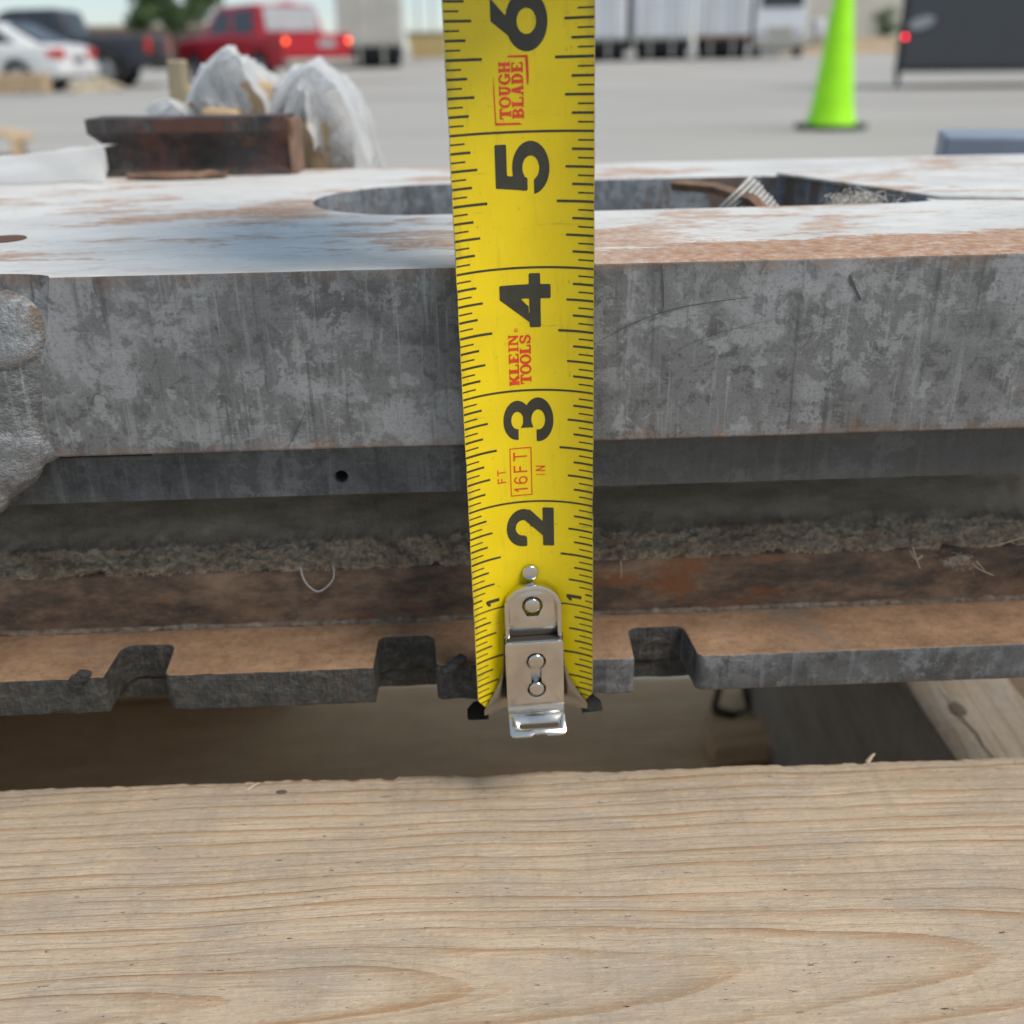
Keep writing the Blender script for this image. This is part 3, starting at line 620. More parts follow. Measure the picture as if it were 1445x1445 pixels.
# ------------------------------------------------------------------ tape measure
RB = .0214; UH = .01455                       # blade radius of curvature, half arc width
TZ = H2Z(141.5)
pt, pbm = at_y(729, 0, .205), at_y(753.5, 985, .205)
lean = math.atan2(pbm.x - pt.x, pt.z - pbm.z)
tape = bpy.data.objects.new('tape_measure', None); COL.objects.link(tape); tape.empty_display_size = .01
tape.location = (pbm.x, .2055, TZ); tape.rotation_euler = (Matrix.Rotation(-lean, 3, 'Y') @ Matrix.Rotation(R(4.0), 3, 'Z')).to_euler()
tag(tape, 'yellow steel tape measure hooked upright under the rail', 'tape measure')
INCH = .0254
def bl(u, v, e=0.0):
    a = u / RB; r = RB - e
    return (r * math.sin(a), -(RB - r * math.cos(a)), v)
m = Mat('yellow_lacquer'); vz = m.xyz()
c = m.ramp(m.noise(60, 5, .6), [(.3, (.79, .575, .003)), (.7, (.87, .65, .005))])
c = m.mix(m.ramp(m.noise(700, 6, .75), [(.63, 0.0), (.69, .7)]), c, (.22, .17, .04))
c = m.mix(m.ramp(m.noise(1, 5, .7, 0, m.map((90, 90, 700), (3, 0, 0), (0, R(35), 0))), [(.63, 0.0), (.70, .5)]), c, (.40, .31, .03))
c = m.mix(m.ramp(m.noise(1, 5, .7, 0, m.map((500, 500, 60), (1, 0, 0))), [(.56, 0.0), (.72, .3)]), c, (.44, .34, .02))
ed = m.ramp(m.math('ADD', m.math('ABSOLUTE', vz[0]), m.math('MULTIPLY', m.math('SUBTRACT', m.noise(420, 4, .75), .5), .004)), [(.0128, 0.0), (.0136, .75)])
c = m.mix(m.math('MULTIPLY', ed, m.ramp(m.noise(110, 3, .6), [(.45, .1), (.6, 1.0)])), c, (.16, .125, .05))
c = m.mix(m.ramp(m.noise(26, 4, .6), [(.5, 0.0), (.7, .25)]), c, (.55, .40, .01))
M_yel = m.out(c, .30, 0, m.bump(m.noise(400, 5, .6), .05, .0003), .45)
M_ink = plain('dark_olive_ink', (.042, .038, .024), .42, scale=200, var=.25)
M_red = plain('red_ink', (.70, .055, .012), .45, scale=300, var=.15)
M_edge = plain('bare_blade_edge', (.30, .28, .22), .35, .8, scale=300)
# blade: thin closed sheet, trimmed corners, tiny nicks
bm = bmesh.new(); NU, NV = 40, 420; VT = .1700
def blade_pt(i, j, back):
    v = VT * j / NV; k = i / NU * 2 - 1
    w = UH - max(0, .0026 - v) * .75 - (max(0, fn((v, 3 if k > 0 else -3, 0), 420, 2)) * .00022 + max(0, fn((v, 5 if k > 0 else -5, 0), 90, 7) - .35) * .0005)
    return bl(k * w, v, -.00018 if back else 0)
vf = [[bm.verts.new(blade_pt(i, j, 0)) for i in range(NU + 1)] for j in range(NV + 1)]
vb = [[bm.verts.new(blade_pt(i, j, 1)) for i in range(NU + 1)] for j in range(NV + 1)]
for j in range(NV):
    for i in range(NU):
        bm.faces.new((vf[j][i], vf[j][i + 1], vf[j + 1][i + 1], vf[j + 1][i])); bm.faces.new((vb[j][i + 1], vb[j][i], vb[j + 1][i], vb[j + 1][i + 1]))
    for i, s in ((0, 0), (NU, 1)):
        q = (vb[j][i], vf[j][i], vf[j + 1][i], vb[j + 1][i]); f = bm.faces.new(q if s == 0 else q[::-1]); f.material_index = 1
for i in range(NU):
    bm.faces.new((vf[0][i + 1], vf[0][i], vb[0][i], vb[0][i + 1])); bm.faces.new((vf[NV][i], vf[NV][i + 1], vb[NV][i + 1], vb[NV][i]))
obj('blade', bm, [M_yel, M_edge], tape, smooth=True)
EPS = .00004
# graduations
bm = bmesh.new()
def tick(u0, u1, v, w):
    n = max(2, int(abs(u1 - u0) / .0008)); row = []
    for k in range(n + 1):
        u = u0 + (u1 - u0) * k / n
        row.append((bm.verts.new(bl(u, v - w / 2, EPS)), bm.verts.new(bl(u, v + w / 2, EPS))))
    for a, b in zip(row, row[1:]): bm.faces.new((a[0], b[0], b[1], a[1]))
for k in range(1, 106):
    v = k * INCH / 16; e = UH - .0001 - max(0, .0026 - v) * .75
    if k % 16 == 0:
        if k == 16: tick(-e, -.0055, v, .00036); tick(.0055, e, v, .00036)
        else: tick(-e, e, v, .00044)
        continue
    L, w = ((.0076, .00050) if k % 8 == 0 else (.0058, .00046) if k % 4 == 0 else (.0045, .00046) if k % 2 == 0 else (.0033, .00031))
    if k in (17, 18):                                     # room for the small figures
        tick(-e, -e + .0024, v, w); tick(e - .0018, e, v, w); continue
    tick(-e, -e + L, v, w)
    if k not in (17, 18): tick(e - L, e, v, w)
for f in bm.faces:
    f.normal_update()
bmesh.ops.recalc_face_normals(bm, faces=bm.faces)
g = obj('graduations', bm, M_ink, tape); tag(g, kind='stuff')
# --- lettering from signed distances
def seg(a, b, w):
    ax, ay = a; bx, by = b
    def f(x, y):
        dx, dy = bx - ax, by - ay; L = math.hypot(dx, dy); tx, ty = dx / L, dy / L
        s = (x - ax) * tx + (y - ay) * ty; t = (x - ax) * -ty + (y - ay) * tx
        return np.maximum(np.abs(t) - w / 2, np.abs(s - L / 2) - L / 2)
    return f
def ell(cx, cy, rx, ry):
    return lambda x, y: (np.hypot((x - cx) / rx, (y - cy) / ry) - 1) * min(rx, ry)
def ring(cx, cy, rx, ry, wx, wy):
    o, i = ell(cx, cy, rx, ry), ell(cx, cy, rx - wx, ry - wy)
    return lambda x, y: np.maximum(o(x, y), -i(x, y))
def poly(*p):
    def f(x, y):                                           # convex, counter-clockwise
        d = np.full_like(x, -9.0)
        for (ax, ay), (bx, by) in zip(p, p[1:] + p[:1]):
            L = math.hypot(bx - ax, by - ay); d = np.maximum(d, ((x - ax) * (by - ay) - (y - ay) * (bx - ax)) / L)
        return d
    return f
U = lambda *fs: (lambda x, y: np.minimum.reduce([f(x, y) for f in fs]))
I = lambda *fs: (lambda x, y: np.maximum.reduce([f(x, y) for f in fs]))
NOT = lambda f: (lambda x, y: -f(x, y))
def R_(x0, y0, x1, y1): return poly((x0, y0), (x1, y0), (x1, y1), (x0, y1))
DIG = {
 '1': U(R_(.38, 0, .68, 1), poly((.12, .60), (.40, .72), (.40, .98), (.12, .82))),
 '2': U(I(ring(.48, .66, .46, .36, .27, .20), U(R_(-.2, .62, 1.2, 1.2), R_(.5, .40, 1.2, 1.2))), poly((.02, .0), (.36, .0), (.93, .52), (.70, .66)), poly((.02, .0), (.96, .0), (.96, .24), (.02, .24)), R_(.02, .58, .26, .68)),
 '3': U(I(ring(.47, .72, .43, .29, .24, .165), NOT(R_(-.2, .36, .30, .70))), I(ring(.47, .29, .48, .31, .26, .17), NOT(R_(-.2, .33, .30, .64))), R_(.36, .43, .62, .60)),
 '4': U(R_(.54, 0, .80, 1), R_(.0, .20, 1.0, .42), I(poly((.0, .30), (.26, .30), (.80, .86), (.80, 1.0), (.54, 1.0)), NOT(R_(.26, .42, .54, .44)))),
 '5': U(R_(.14, .78, .90, 1), poly((.06, .42), (.30, .42), (.36, 1.0), (.12, 1.0)), I(ring(.47, .335, .48, .345, .26, .19), NOT(R_(-.2, .28, .30, .50)), NOT(poly((-.3, .30), (.20, .30), (.20, .9), (-.3, .9)))), R_(.06, .40, .30, .50)),
 '6': U(ring(.49, .36, .47, .37, .27, .20), poly((.03, .36), (.24, .40), (.86, .995), (.50, .995))),
 '7': U(R_(.05, .78, .95, 1), poly((.25, 0), (.55, 0), (.95, .80), (.65, .80)))}
sw, hw, ls = .27, .13, .5
SER = lambda x0, x1, y: R_(x0, min(y, y + .12 if y < .5 else y - .12), x1, max(y, y + .12 if y < .5 else y - .12))
LET = {
 'T': U(R_(.33, 0, .67, 1), R_(.0, .84, 1, 1), R_(0, .66, .12, 1), R_(.88, .66, 1, 1), SER(.2, .8, 0)),
 'O': ring(.5, .5, .52, .52, .27, .15),
 'U': U(R_(.12, .35, .42, 1), R_(.66, .35, .84, 1), I(ring(.48, .38, .36, .40, .26, .2), R_(-1, -1, 2, .38)), SER(0, .54, 1), SER(.54, 1, 1)),
 'G': U(I(ring(.5, .5, .52, .52, .28, .15), NOT(R_(.55, .45, 1.2, .68))), R_(.66, .05, .92, .46), R_(.5, .36, 1.0, .47)),
 'H': U(R_(.08, 0, .38, 1), R_(.62, 0, .92, 1), R_(.3, .44, .7, .57), SER(0, .46, 0), SER(.54, 1, 0), SER(0, .46, 1), SER(.54, 1, 1)),
 'B': U(R_(.1, 0, .42, 1), I(U(ring(.5, .74, .42, .26, .27, .13), ring(.5, .27, .46, .27, .29, .13)), R_(.4, -1, 2, 2)), SER(0, .5, 0), SER(0, .5, 1)),
 'L': U(R_(.12, 0, .46, 1), R_(.0, 0, .95, .14), R_(.82, 0, .95, .38), SER(0, .6, 1)),
 'A': U(seg((.22, 0), (.48, 1), .17), seg((.78, 0), (.5, 1), .30), R_(.28, .24, .74, .36), SER(0, .42, 0), SER(.55, 1, 0)),
 'D': U(R_(.1, 0, .42, 1), I(ring(.42, .5, .54, .5, .3, .13), R_(.40, -1, 2, 2)), SER(0, .5, 0), SER(0, .5, 1)),
 'E': U(R_(.1, 0, .44, 1), R_(0, 0, .92, .14), R_(0, .86, .9, 1), R_(.3, .44, .7, .57), R_(.78, 0, .92, .34), R_(.76, .68, .9, 1)),
 'K': U(R_(.08, 0, .40, 1), seg((.34, .42), (.82, .95), .2), seg((.46, .56), (.84, .03), .32), SER(0, .48, 0), SER(0, .48, 1), SER(.58, 1, 1), SER(.62, 1.02, 0)),
 'I': U(R_(.3, 0, .7, 1), SER(.1, .9, 0), SER(.1, .9, 1)),
 'N': U(R_(.1, 0, .26, 1), R_(.76, 0, .92, 1), poly((.12, 1), (.76, 0), (.92, 0), (.42, 1)), SER(0, .38, 0), SER(.64, 1, 1), SER(0, .3, 1)),
 'S': U(I(ring(.48, .73, .42, .29, .24, .15), NOT(R_(.5, .40, 1.2, .70))), I(ring(.5, .28, .45, .30, .25, .15), NOT(R_(-.2, .3, .5, .62))), R_(.74, .62, .88, .98), R_(.08, .02, .22, .36), seg((.2, .62), (.82, .40), .2))}
hv = .10
SAN = {
 'F': U(R_(.1, 0, .24, 1), R_(.1, .88, .82, 1), R_(.1, .46, .74, .58)), 'T': U(R_(.43, 0, .57, 1), R_(.05, .88, .95, 1)),
 'I': R_(.4, 0, .6, 1), 'N': U(R_(.1, 0, .26, 1), R_(.74, 0, .9, 1), poly((.1, 1), (.72, 0), (.9, 0), (.28, 1))),
 '1': U(R_(.40, 0, .72, 1), poly((-.05, .62), (.45, .80), (.45, 1.0), (-.05, .76))), '6': U(ring(.5, .32, .40, .32, .13, .11), I(ring(.54, .5, .44, .5, .13, .11), R_(-1, .3, .5, 2)), I(ring(.54, .62, .36, .38, .13, .11), R_(.4, .74, 2, 2)))}
def msquares(f, x0, x1, y0, y1, n):
    nx = n; ny = max(4, int(n * (y1 - y0) / (x1 - x0)))
    xs, ys = np.linspace(x0, x1, nx + 1), np.linspace(y0, y1, ny + 1); X, Y = np.meshgrid(xs, ys); F = f(X, Y)
    V, idx, faces = [], {}, []
    def vert(key, p):
        if key not in idx: idx[key] = len(V); V.append(p)
        return idx[key]
    for j in range(ny):
        for i in range(nx):
            cs = ((i, j), (i + 1, j), (i + 1, j + 1), (i, j + 1)); vals = [F[b, a] for a, b in cs]
            if min(vals) >= 0: continue
            pl = []
            for k in range(4):
                (a, b), (c, d) = cs[k], cs[(k + 1) % 4]; va, vb_ = vals[k], vals[(k + 1) % 4]
                if va < 0: pl.append(vert((a, b), (xs[a], ys[b])))
                if (va < 0) != (vb_ < 0):
                    t = va / (va - vb_); key = tuple(sorted(((a, b), (c, d))))
                    pl.append(vert(key, (xs[a] + (xs[c] - xs[a]) * t, ys[b] + (ys[d] - ys[b]) * t)))
            if len(pl) > 2: faces.append(pl)
    return V, faces
def glyph(name, f, u_base, v0, w, h, mat, n=26, shear=0.0):
    """glyph upright in its own frame, turned so that it reads upwards along the blade: its up is -u, its right is +v"""
    V, F = msquares(f, -.12, 1.12, -.08, 1.08, n)
    me = bpy.data.meshes.new(name)
    me.from_pydata([bl(u_base - y * h, v0 + x * w, EPS * 1.3) for x, y in V], [], F)
    o = obj(name, me, mat, tape); me.update()
    bm = bmesh.new(); bm.from_mesh(me); bmesh.ops.recalc_face_normals(bm, faces=bm.faces)
    if sum(fc.normal.y for fc in bm.faces) > 0: bmesh.ops.reverse_faces(bm, faces=bm.faces)
    bm.to_mesh(me); bm.free(); return o
for d in range(2, 7):
    wd = {2: .39, 3: .40, 4: .43, 5: .40, 6: .42, 7: .4}[d] * INCH
    glyph('numeral', DIG[str(d)], .0054, (d - .045) * INCH - wd, wd, .0104, M_ink, 50)
glyph('numeral', DIG['1'], -.0076, 1.025 * INCH, .0028, .0034, M_ink, 22); glyph('numeral', DIG['1'], .0117, 1.025 * INCH, .0028, .0036, M_ink, 22)
def word(txt, tab, u_base, v0, v1, h, mat, gap=.10, n=18):
    wt = [(.6 if ch == 'I' and tab is LET else .45 if ch in 'I1' else 1.0) for ch in txt]
    tot = sum(wt) + gap * (len(txt) - 1); k = (v1 - v0) / tot; v = v0
    for ch, w_ in zip(txt, wt):
        glyph('letter', tab[ch], u_base, v, w_ * k, h, mat, n); v += (w_ + gap) * k
word('TOUGH', LET, -.00155, 5.09 * INCH, 5.48 * INCH, .0022, M_red, .04)
word('BLADE', LET, .00085, 5.09 * INCH, 5.48 * INCH, .0022, M_red, .04)
word('KLEIN', LET, -.0014, 3.045 * INCH, 3.47 * INCH, .0021, M_red, .03)
word('TOOLS', LET, .00115, 3.055 * INCH, 3.47 * INCH, .0023, M_red, .03)
# registered mark, boxed size, brush frame
glyph('letter', U(ring(.5, .5, .5, .5, .1, .1), R_(.3, .25, .4, .75), R_(.3, .5, .62, .58), R_(.3, .68, .62, .76), R_(.56, .52, .64, .74)), -.0014, 3.49 * INCH, .0008, .0008, M_red, 18)
word('FT', SAN, -.0049, 2.19 * INCH, 2.325 * INCH, .0020, M_red, .10)
word('IN', SAN, .0037, 2.235 * INCH, 2.335 * INCH, .0021, M_red, .2)
word('16FT', SAN, -.0002, 2.10 * INCH, 2.465 * INCH, .0030, M_red, .22, 26)
glyph('printed_frame', U(R_(0, 0, 1, .045), R_(0, .955, 1, 1), R_(0, 0, .02, 1), R_(.98, 0, 1, 1)), .0008, 2.06 * INCH, .44 * INCH, .0048, M_red, 110)
glyph('printed_frame', U(poly((.0, .0), (.028, .10), (.035, 1), (.0, 1.0)), poly((.0, .95), (.5, .985), (.72, 1.0), (.5, 1.03), (.0, 1.0))), .0005, 5.05 * INCH, .48 * INCH, .0052, M_red, 80)
glyph('printed_frame', U(poly((.965, .05), (1, .0), (1, .62), (.975, .68)), poly((.58, -.0), (.7, -.02), (1.0, .0), (1.0, .09), (.6, .05))), .0018, 5.04 * INCH, .48 * INCH, .0058, M_red, 80)
# --- end hook
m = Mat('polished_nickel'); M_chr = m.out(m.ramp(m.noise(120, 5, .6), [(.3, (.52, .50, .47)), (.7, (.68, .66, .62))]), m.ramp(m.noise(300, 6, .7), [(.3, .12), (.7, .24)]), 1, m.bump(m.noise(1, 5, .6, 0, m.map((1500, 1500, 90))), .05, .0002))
M_gap = plain('dark_hook_gap', (.05, .042, .035), .7, .4, scale=500)
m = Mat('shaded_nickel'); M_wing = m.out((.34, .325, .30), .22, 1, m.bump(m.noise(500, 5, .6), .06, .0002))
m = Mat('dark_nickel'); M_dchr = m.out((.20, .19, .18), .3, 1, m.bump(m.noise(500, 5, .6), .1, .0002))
def place(bm, w):                                        # (x = u, y = v, extrusion) -> tape frame at height w off the blade centre
    for v in bm.verts: v.co = (v.co.x, -w - v.co.z, v.co.y)
    bmesh.ops.recalc_face_normals(bm, faces=bm.faces); return bm
mmL = lambda pts: [(a * MM, b * MM) for a, b in pts]
tabo = mmL([(-6.1, 17.6), (6.1, 17.6), (6.1, 26)] + arc(0, 26, 6.1, 0, 180, 16, 5.2)[1:])
hole = mmL(arc(0, 25.4, 2.35, 0, 360, 20)[:-1]); hole = mmL(arc(0, 25.6, 2.35, -20, 200, 14) + [(-1.3, 22.9), (1.3, 22.9)])
tab = obj('hook_tab', place(extrude2d([tabo, hole], .8 * MM, .15 * MM), 1.5 * MM), M_chr, tape, smooth=True)
rim_o = mmL([(-6.5, 17.4), (-5.5, 17.4), (-5.5, 25.7)] + arc(0, 25.7, 5.5, 180, 0, 16, 4.6)[1:] + [(5.5, 17.4), (6.5, 17.4), (6.5, 26)] + arc(0, 26, 6.5, 0, 180, 16, 5.6)[1:])
obj('rim', place(extrude2d([rim_o], 2.4 * MM, .25 * MM), 2.5 * MM), M_chr, tab, smooth=True)
mo = mmL([(-6.7, .4), (6.7, .4), (6.7, 17.3), (6.4, 17.8), (-6.4, 17.8), (-6.7, 17.3)])
key = mmL(arc(.3, 12.6, 2.25, -58, 238, 18) + [(-.85, 8.0)] + arc(.3, 5.0, 2.15, 122, 418, 18) + [(1.45, 8.0)])
mp = obj('hook_plate', place(extrude2d([mo, key], .9 * MM, .2 * MM), 4.6 * MM), M_chr, tape, smooth=True)
obj('under_plate', place(extrude2d([mmL([(-6.2, 0.6), (6.2, .6), (6.2, 17), (-6.2, 17)])], .8 * MM, .1 * MM), 2.9 * MM), M_chr, mp)
# dark strip filling the gap between tab and plate
bm = box(-.0062, .0062, -.0042, -.0019, .0166, .0178, .0003); obj('gap_strip', bm, M_gap, mp)
# lip: curved bend, then tongue towards the viewer with slot and notch
lw = 6.5
bend = [(4.6 + 1.2 * (1 - math.cos(R(a))), .4 - 1.2 * math.sin(R(a))) for a in (0, 20, 40, 60, 75)]
pr = [(-w * MM, v * MM) for w, v in bend]; 
th_ = .9 * MM
outer = [(y - .0, z) for y, z in pr]
inner = [(y - th_ * math.cos(R(a)) , z + 0 - th_ * 0) for (y, z), a in zip(pr, (0, 20, 40, 60, 75))]
bm = sweep([(-.0042, .0006), (-.0043, -.0003), (-.0049, -.0011), (-.0058, -.0015), (-.0058, -.0006), (-.0053, -.0003), (-.0051, .0006)], -.0066, .0066, 8, None, True)
obj('bend', bm, M_chr, mp, smooth=True)
lo = mmL([(-6.6, 0)] + [(-6.6, 5.6)] + arc(-5.4, 5.6, 1.2, 180, 90, 5)[1:] + [(-1.4, 6.8), (-.9, 6.2), (1.6, 6.2), (2.1, 6.8)] + arc(5.4, 5.6, 1.2, 90, 0, 5) + [(6.6, 0)])
so = mmL(arc(-3.6, 3.9, .75, 90, 270, 8) + arc(4.2, 3.9, .75, -90, 90, 8))
bm = extrude2d([lo, so], .9 * MM, .15 * MM)
rot = Matrix.Rotation(R(33), 3, 'X')
for v in bm.verts:
    q = rot @ Vector((v.co.x, -v.co.y * .86, v.co.z)); v.co = (q.x, q.y - .0057, q.z - .00105)
bmesh.ops.recalc_face_normals(bm, faces=bm.faces)
obj('lip', bm, M_chr, mp, smooth=True)
def rivet(u, v, w, r, h, parent):
    bm = cyl(r, h, 28, r * .97, 'Z', min(h * .38, r * .22)); 
    for x_ in bm.verts: x_.co = (x_.co.x + u, -w - x_.co.z, x_.co.y + v)
    bmesh.ops.recalc_face_normals(bm, faces=bm.faces); return obj('rivet', bm, M_chr, parent, smooth=True)
rivet(-.0002, .0335, .0005, .0019, .0016, tape); rivet(0, .0258, .0015, .0019, .0022, tape); rivet(.0003, .0127, .0042, .0019, .0026, tape); rivet(.0003, .0052, .0042, .0018, .0026, tape)
# flared wings and feet of the hook
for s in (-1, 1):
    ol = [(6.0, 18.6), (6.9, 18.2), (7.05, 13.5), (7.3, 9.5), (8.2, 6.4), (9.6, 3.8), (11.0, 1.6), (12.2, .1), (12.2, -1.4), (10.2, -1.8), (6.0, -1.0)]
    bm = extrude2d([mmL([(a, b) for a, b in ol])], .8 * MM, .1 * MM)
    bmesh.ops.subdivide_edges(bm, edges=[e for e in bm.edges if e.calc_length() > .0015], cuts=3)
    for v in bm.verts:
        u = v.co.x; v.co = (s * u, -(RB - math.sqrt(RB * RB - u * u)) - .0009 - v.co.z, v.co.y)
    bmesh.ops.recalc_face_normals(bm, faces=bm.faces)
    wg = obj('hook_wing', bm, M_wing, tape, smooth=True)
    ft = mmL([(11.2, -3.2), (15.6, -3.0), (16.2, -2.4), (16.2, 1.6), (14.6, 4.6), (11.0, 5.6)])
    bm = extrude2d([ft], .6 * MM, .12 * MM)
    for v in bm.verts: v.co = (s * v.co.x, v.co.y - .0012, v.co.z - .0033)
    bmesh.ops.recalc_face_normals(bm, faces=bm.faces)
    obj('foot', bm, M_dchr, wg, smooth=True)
# case of the tape, held above the picture
M_case = plain('grey_case_plastic', (.09, .09, .095), .5, scale=60); M_grip = plain('black_grip', (.025, .025, .026), .8, scale=60)
ol = arc(-.026, .024, .014, 180, 270, 6) + arc(.022, .024, .014, 270, 360, 6) + arc(.010, .058, .026, 0, 90, 8) + arc(-.014, .058, .026, 90, 180, 8)
bm = extrude2d([ol], .044, .004, 2)
for v in bm.verts: v.co = (v.co.z, v.co.x + .012, v.co.y + .1605)
bmesh.ops.recalc_face_normals(bm, faces=bm.faces); cs = obj('case', bm, M_case, tape, smooth=True)
bm = extrude2d([[(-.041 + .012, .171), (-.0425 + .012, .171), (-.0425 + .012, .222), (-.041 + .012, .222)]], .036)
for v in bm.verts: v.co = (v.co.z, v.co.x, v.co.y)
bmesh.ops.recalc_face_normals(bm, faces=bm.faces); obj('grip', bm, M_grip, cs)
# ------------------------------------------------------------------ things on and behind the plate
m, c, rgh, nrm = grey_steel('dark_rusty_channel', (.028, .024, .024), (.05, .043, .042), (.085, .078, .076), 1.0, 41.0)
c = m.mix(m.ramp(m.noise(30, 6, .7), [(.5, 0.0), (.62, .6)]), c, (.16, .055, .035))
M_chan = m.out(c, .6, .1, nrm)
M_rustbar = plain('bright_rust', (.30, .15, .08), .85, scale=150, var=.4)
M_chan2 = plain('dull_brown_rust', (.20, .12, .08), .9, scale=150, var=.4)
# short channel offcut standing on the back of the plate
YB = .382
a, b = at_y(150, 240, YB), at_y(408, 238, YB); topz = at_y(280, 166, YB).z
ch = root('channel_offcut', 'dark rusty steel channel offcut standing on the back of the plate', 'steel offcut', (0, 0, 0))
hh = topz - zt
prf = [(0, 0), (.016, 0), (.016, hh), (-.0015, hh), (-.0015, hh - .0048), (.0018, hh - .0085), (.0035, hh - .011), (.0035, .003)]
x0, x1 = a.x - .0005, b.x + .0005
bm = sweep([(YB + y, zt + .0002 + z) for y, z in prf], x0, x1, 60, lambda x, i, y, z: (0, fn((x, y, z), 130, 3) * .0004, fn((x, y, z), 90, 5) * .0004), True)
for v in bm.verts:                                       # flared upper left corner
    if v.co.x < x0 + .003 and v.co.z > zt + hh - .006: v.co.x -= .0035
obj('channel_web', bm, M_chan, ch, smooth=True)
obj('rusty_end', box(x1, x1 + .0022, YB + .001, YB + .017, zt + .0002, zt + hh - .001, .0004), M_chan2, ch)
obj('rust_patch_plate', box(x0 + .020, x0 + .044, YB - .0022, YB - .0016, zt + hh - .0046, zt + hh - .0003, .0001), plain('red_brown_rust', (.085, .035, .026), .8, scale=200), ch)
p = at_y(248, 242, .374)
bm = blob([((0, 0, 0), (.016, .005, .0009)), ((.008, .001, .0002), (.010, .004, .0008)), ((-.012, 0, 0), (.010, .004, .0006))], amp=.05, freq=200, thresh=.0012)
fk = obj('rust_flake', bm, M_chan2, None, (p.x, p.y, zt + .0012), smooth=True); tag(fk, 'flat brown rust flake in front of the channel offcut', 'rust flake')
# white plastic
def plastic(name, alpha, tint=(.90, .905, .91)):
    m = Mat(name); m.out(tint, m.ramp(m.noise(60, 4), [(.3, .22), (.7, .4)]), 0, m.bump(m.noise(1, 5, .7, 0, m.map((60, 260, 90))), .35, .002), .5)
    tr = m.n('ShaderNodeBsdfTransparent'); tl = m.n('ShaderNodeBsdfTranslucent'); tl.inputs[0].default_value = (*tint, 1)
    mx = m.n('ShaderNodeMixShader'); mx.inputs[0].default_value = .5; m.t.links.new(m.p.outputs[0], mx.inputs[1]); m.t.links.new(tl.outputs[0], mx.inputs[2])
    m2 = m.n('ShaderNodeMixShader'); m.put(m2.inputs[0], m.ramp(m.noise(40, 6, .7, 1.0), [(.35, alpha), (.65, min(1, alpha + .3))])); m.t.links.new(tr.outputs[0], m2.inputs[1]); m.t.links.new(mx.outputs[0], m2.inputs[2])
    m.t.links.new(m2.outputs[0], m.t.nodes['Material Output'].inputs[0]); return m.m
M_film = plastic('clear_film', .72); M_wfilm = plastic('white_film', .92)
M_card = plain('cardboard', (.46, .33, .20), .85, scale=60, var=.25)
def drape(w, h, nx, ny, f):
    bm = bmesh.new(); g = [[bm.verts.new(f(i / nx, j / ny)) for i in range(nx + 1)] for j in range(ny + 1)]
    for a_, b_ in zip(g, g[1:]):
        for i in range(nx): bm.faces.new((a_[i], a_[i + 1], b_[i + 1], b_[i]))
    bmesh.ops.recalc_face_normals(bm, faces=bm.faces); return bm
def arch_sheet(pL, pT, pR, depth, seed, lump=.008):
    """thin film thrown over an arch from pL over pT to pR (same upright plane), running back by depth, with long folds"""
    def f(s, t):
        P = pL * (1 - s) ** 2 + (pT * 2 - (pL + pR) * .5) * 2 * s * (1 - s) + pR * s * s
        q = P + Vector((0, depth * t, -.012 * t * t))
        fold = fn((s * 1.2, t * 5.5, seed), 1.6, seed) + .5 * fn((s * 2, t * 11, seed), 1.7, seed + 3) + .25 * fn((s * 5, t * 22, seed), 1.5, seed + 5)
        side_ = fn((s * 3.5, t * 1.2, seed), 1.5, seed + 9) + .5 * fn((s * 9, t * 2, seed), 1.4, seed + 11)
        return q + Vector((side_ * lump * .22, fold * lump * .8, (fold * .35 + side_ * .28) * lump))
    return drape(1, 1, 90, 40, f)
B0 = .2222
YP = .43
bundle = root('wrapped_bundle', 'cardboard scraps under crumpled white plastic film behind the channel', 'wrapped bundle', (0, 0, 0))
def crate(px0, px1, py, y0, y1, rz=0, mat=M_card, name='cardboard'):
    A, Bp = at_y(px0, py, y0), at_y(px1, py, y0); w = (Bp.x - A.x) / 2
    bm = box(-w, w, 0, y1 - y0, 0, A.z - B0, .002)
    for v in bm.verts:
        v.co.x += .004 * fn(v.co, 40, px0); v.co.z += .004 * fn(v.co, 35, px1)
    return obj(name, bm, mat, bundle, (A.x + w, y0, B0), (0, 0, rz))
crate(262, 300, 128, YP + .02, YP + .06, R(8)); crate(285, 335, 155, YP, YP + .03, R(-5)); crate(340, 376, 118, YP + .012, YP + .05, R(4)); crate(405, 440, 175, YP - .004, YP + .03, R(-12))
obj('film', arch_sheet(at_y(258, 150, YP), at_y(320, 72, YP), at_y(376, 170, YP), .07, 1), M_wfilm, bundle, smooth='all')
obj('film', arch_sheet(at_y(374, 168, YP - .01), at_y(446, 90, YP - .01), at_y(520, 234, YP - .03), .07, 7), M_film, bundle, smooth='all')
obj('film', arch_sheet(at_y(395, 180, YP - .018), at_y(425, 120, YP - .015), at_y(440, 215, YP - .02), .04, 17), M_film, bundle, smooth='all')
obj('film', arch_sheet(at_y(200, 160, YP), at_y(232, 140, YP), at_y(262, 165, YP), .04, 13, .003), M_wfilm, bundle, smooth='all')
bm = bmesh.new()
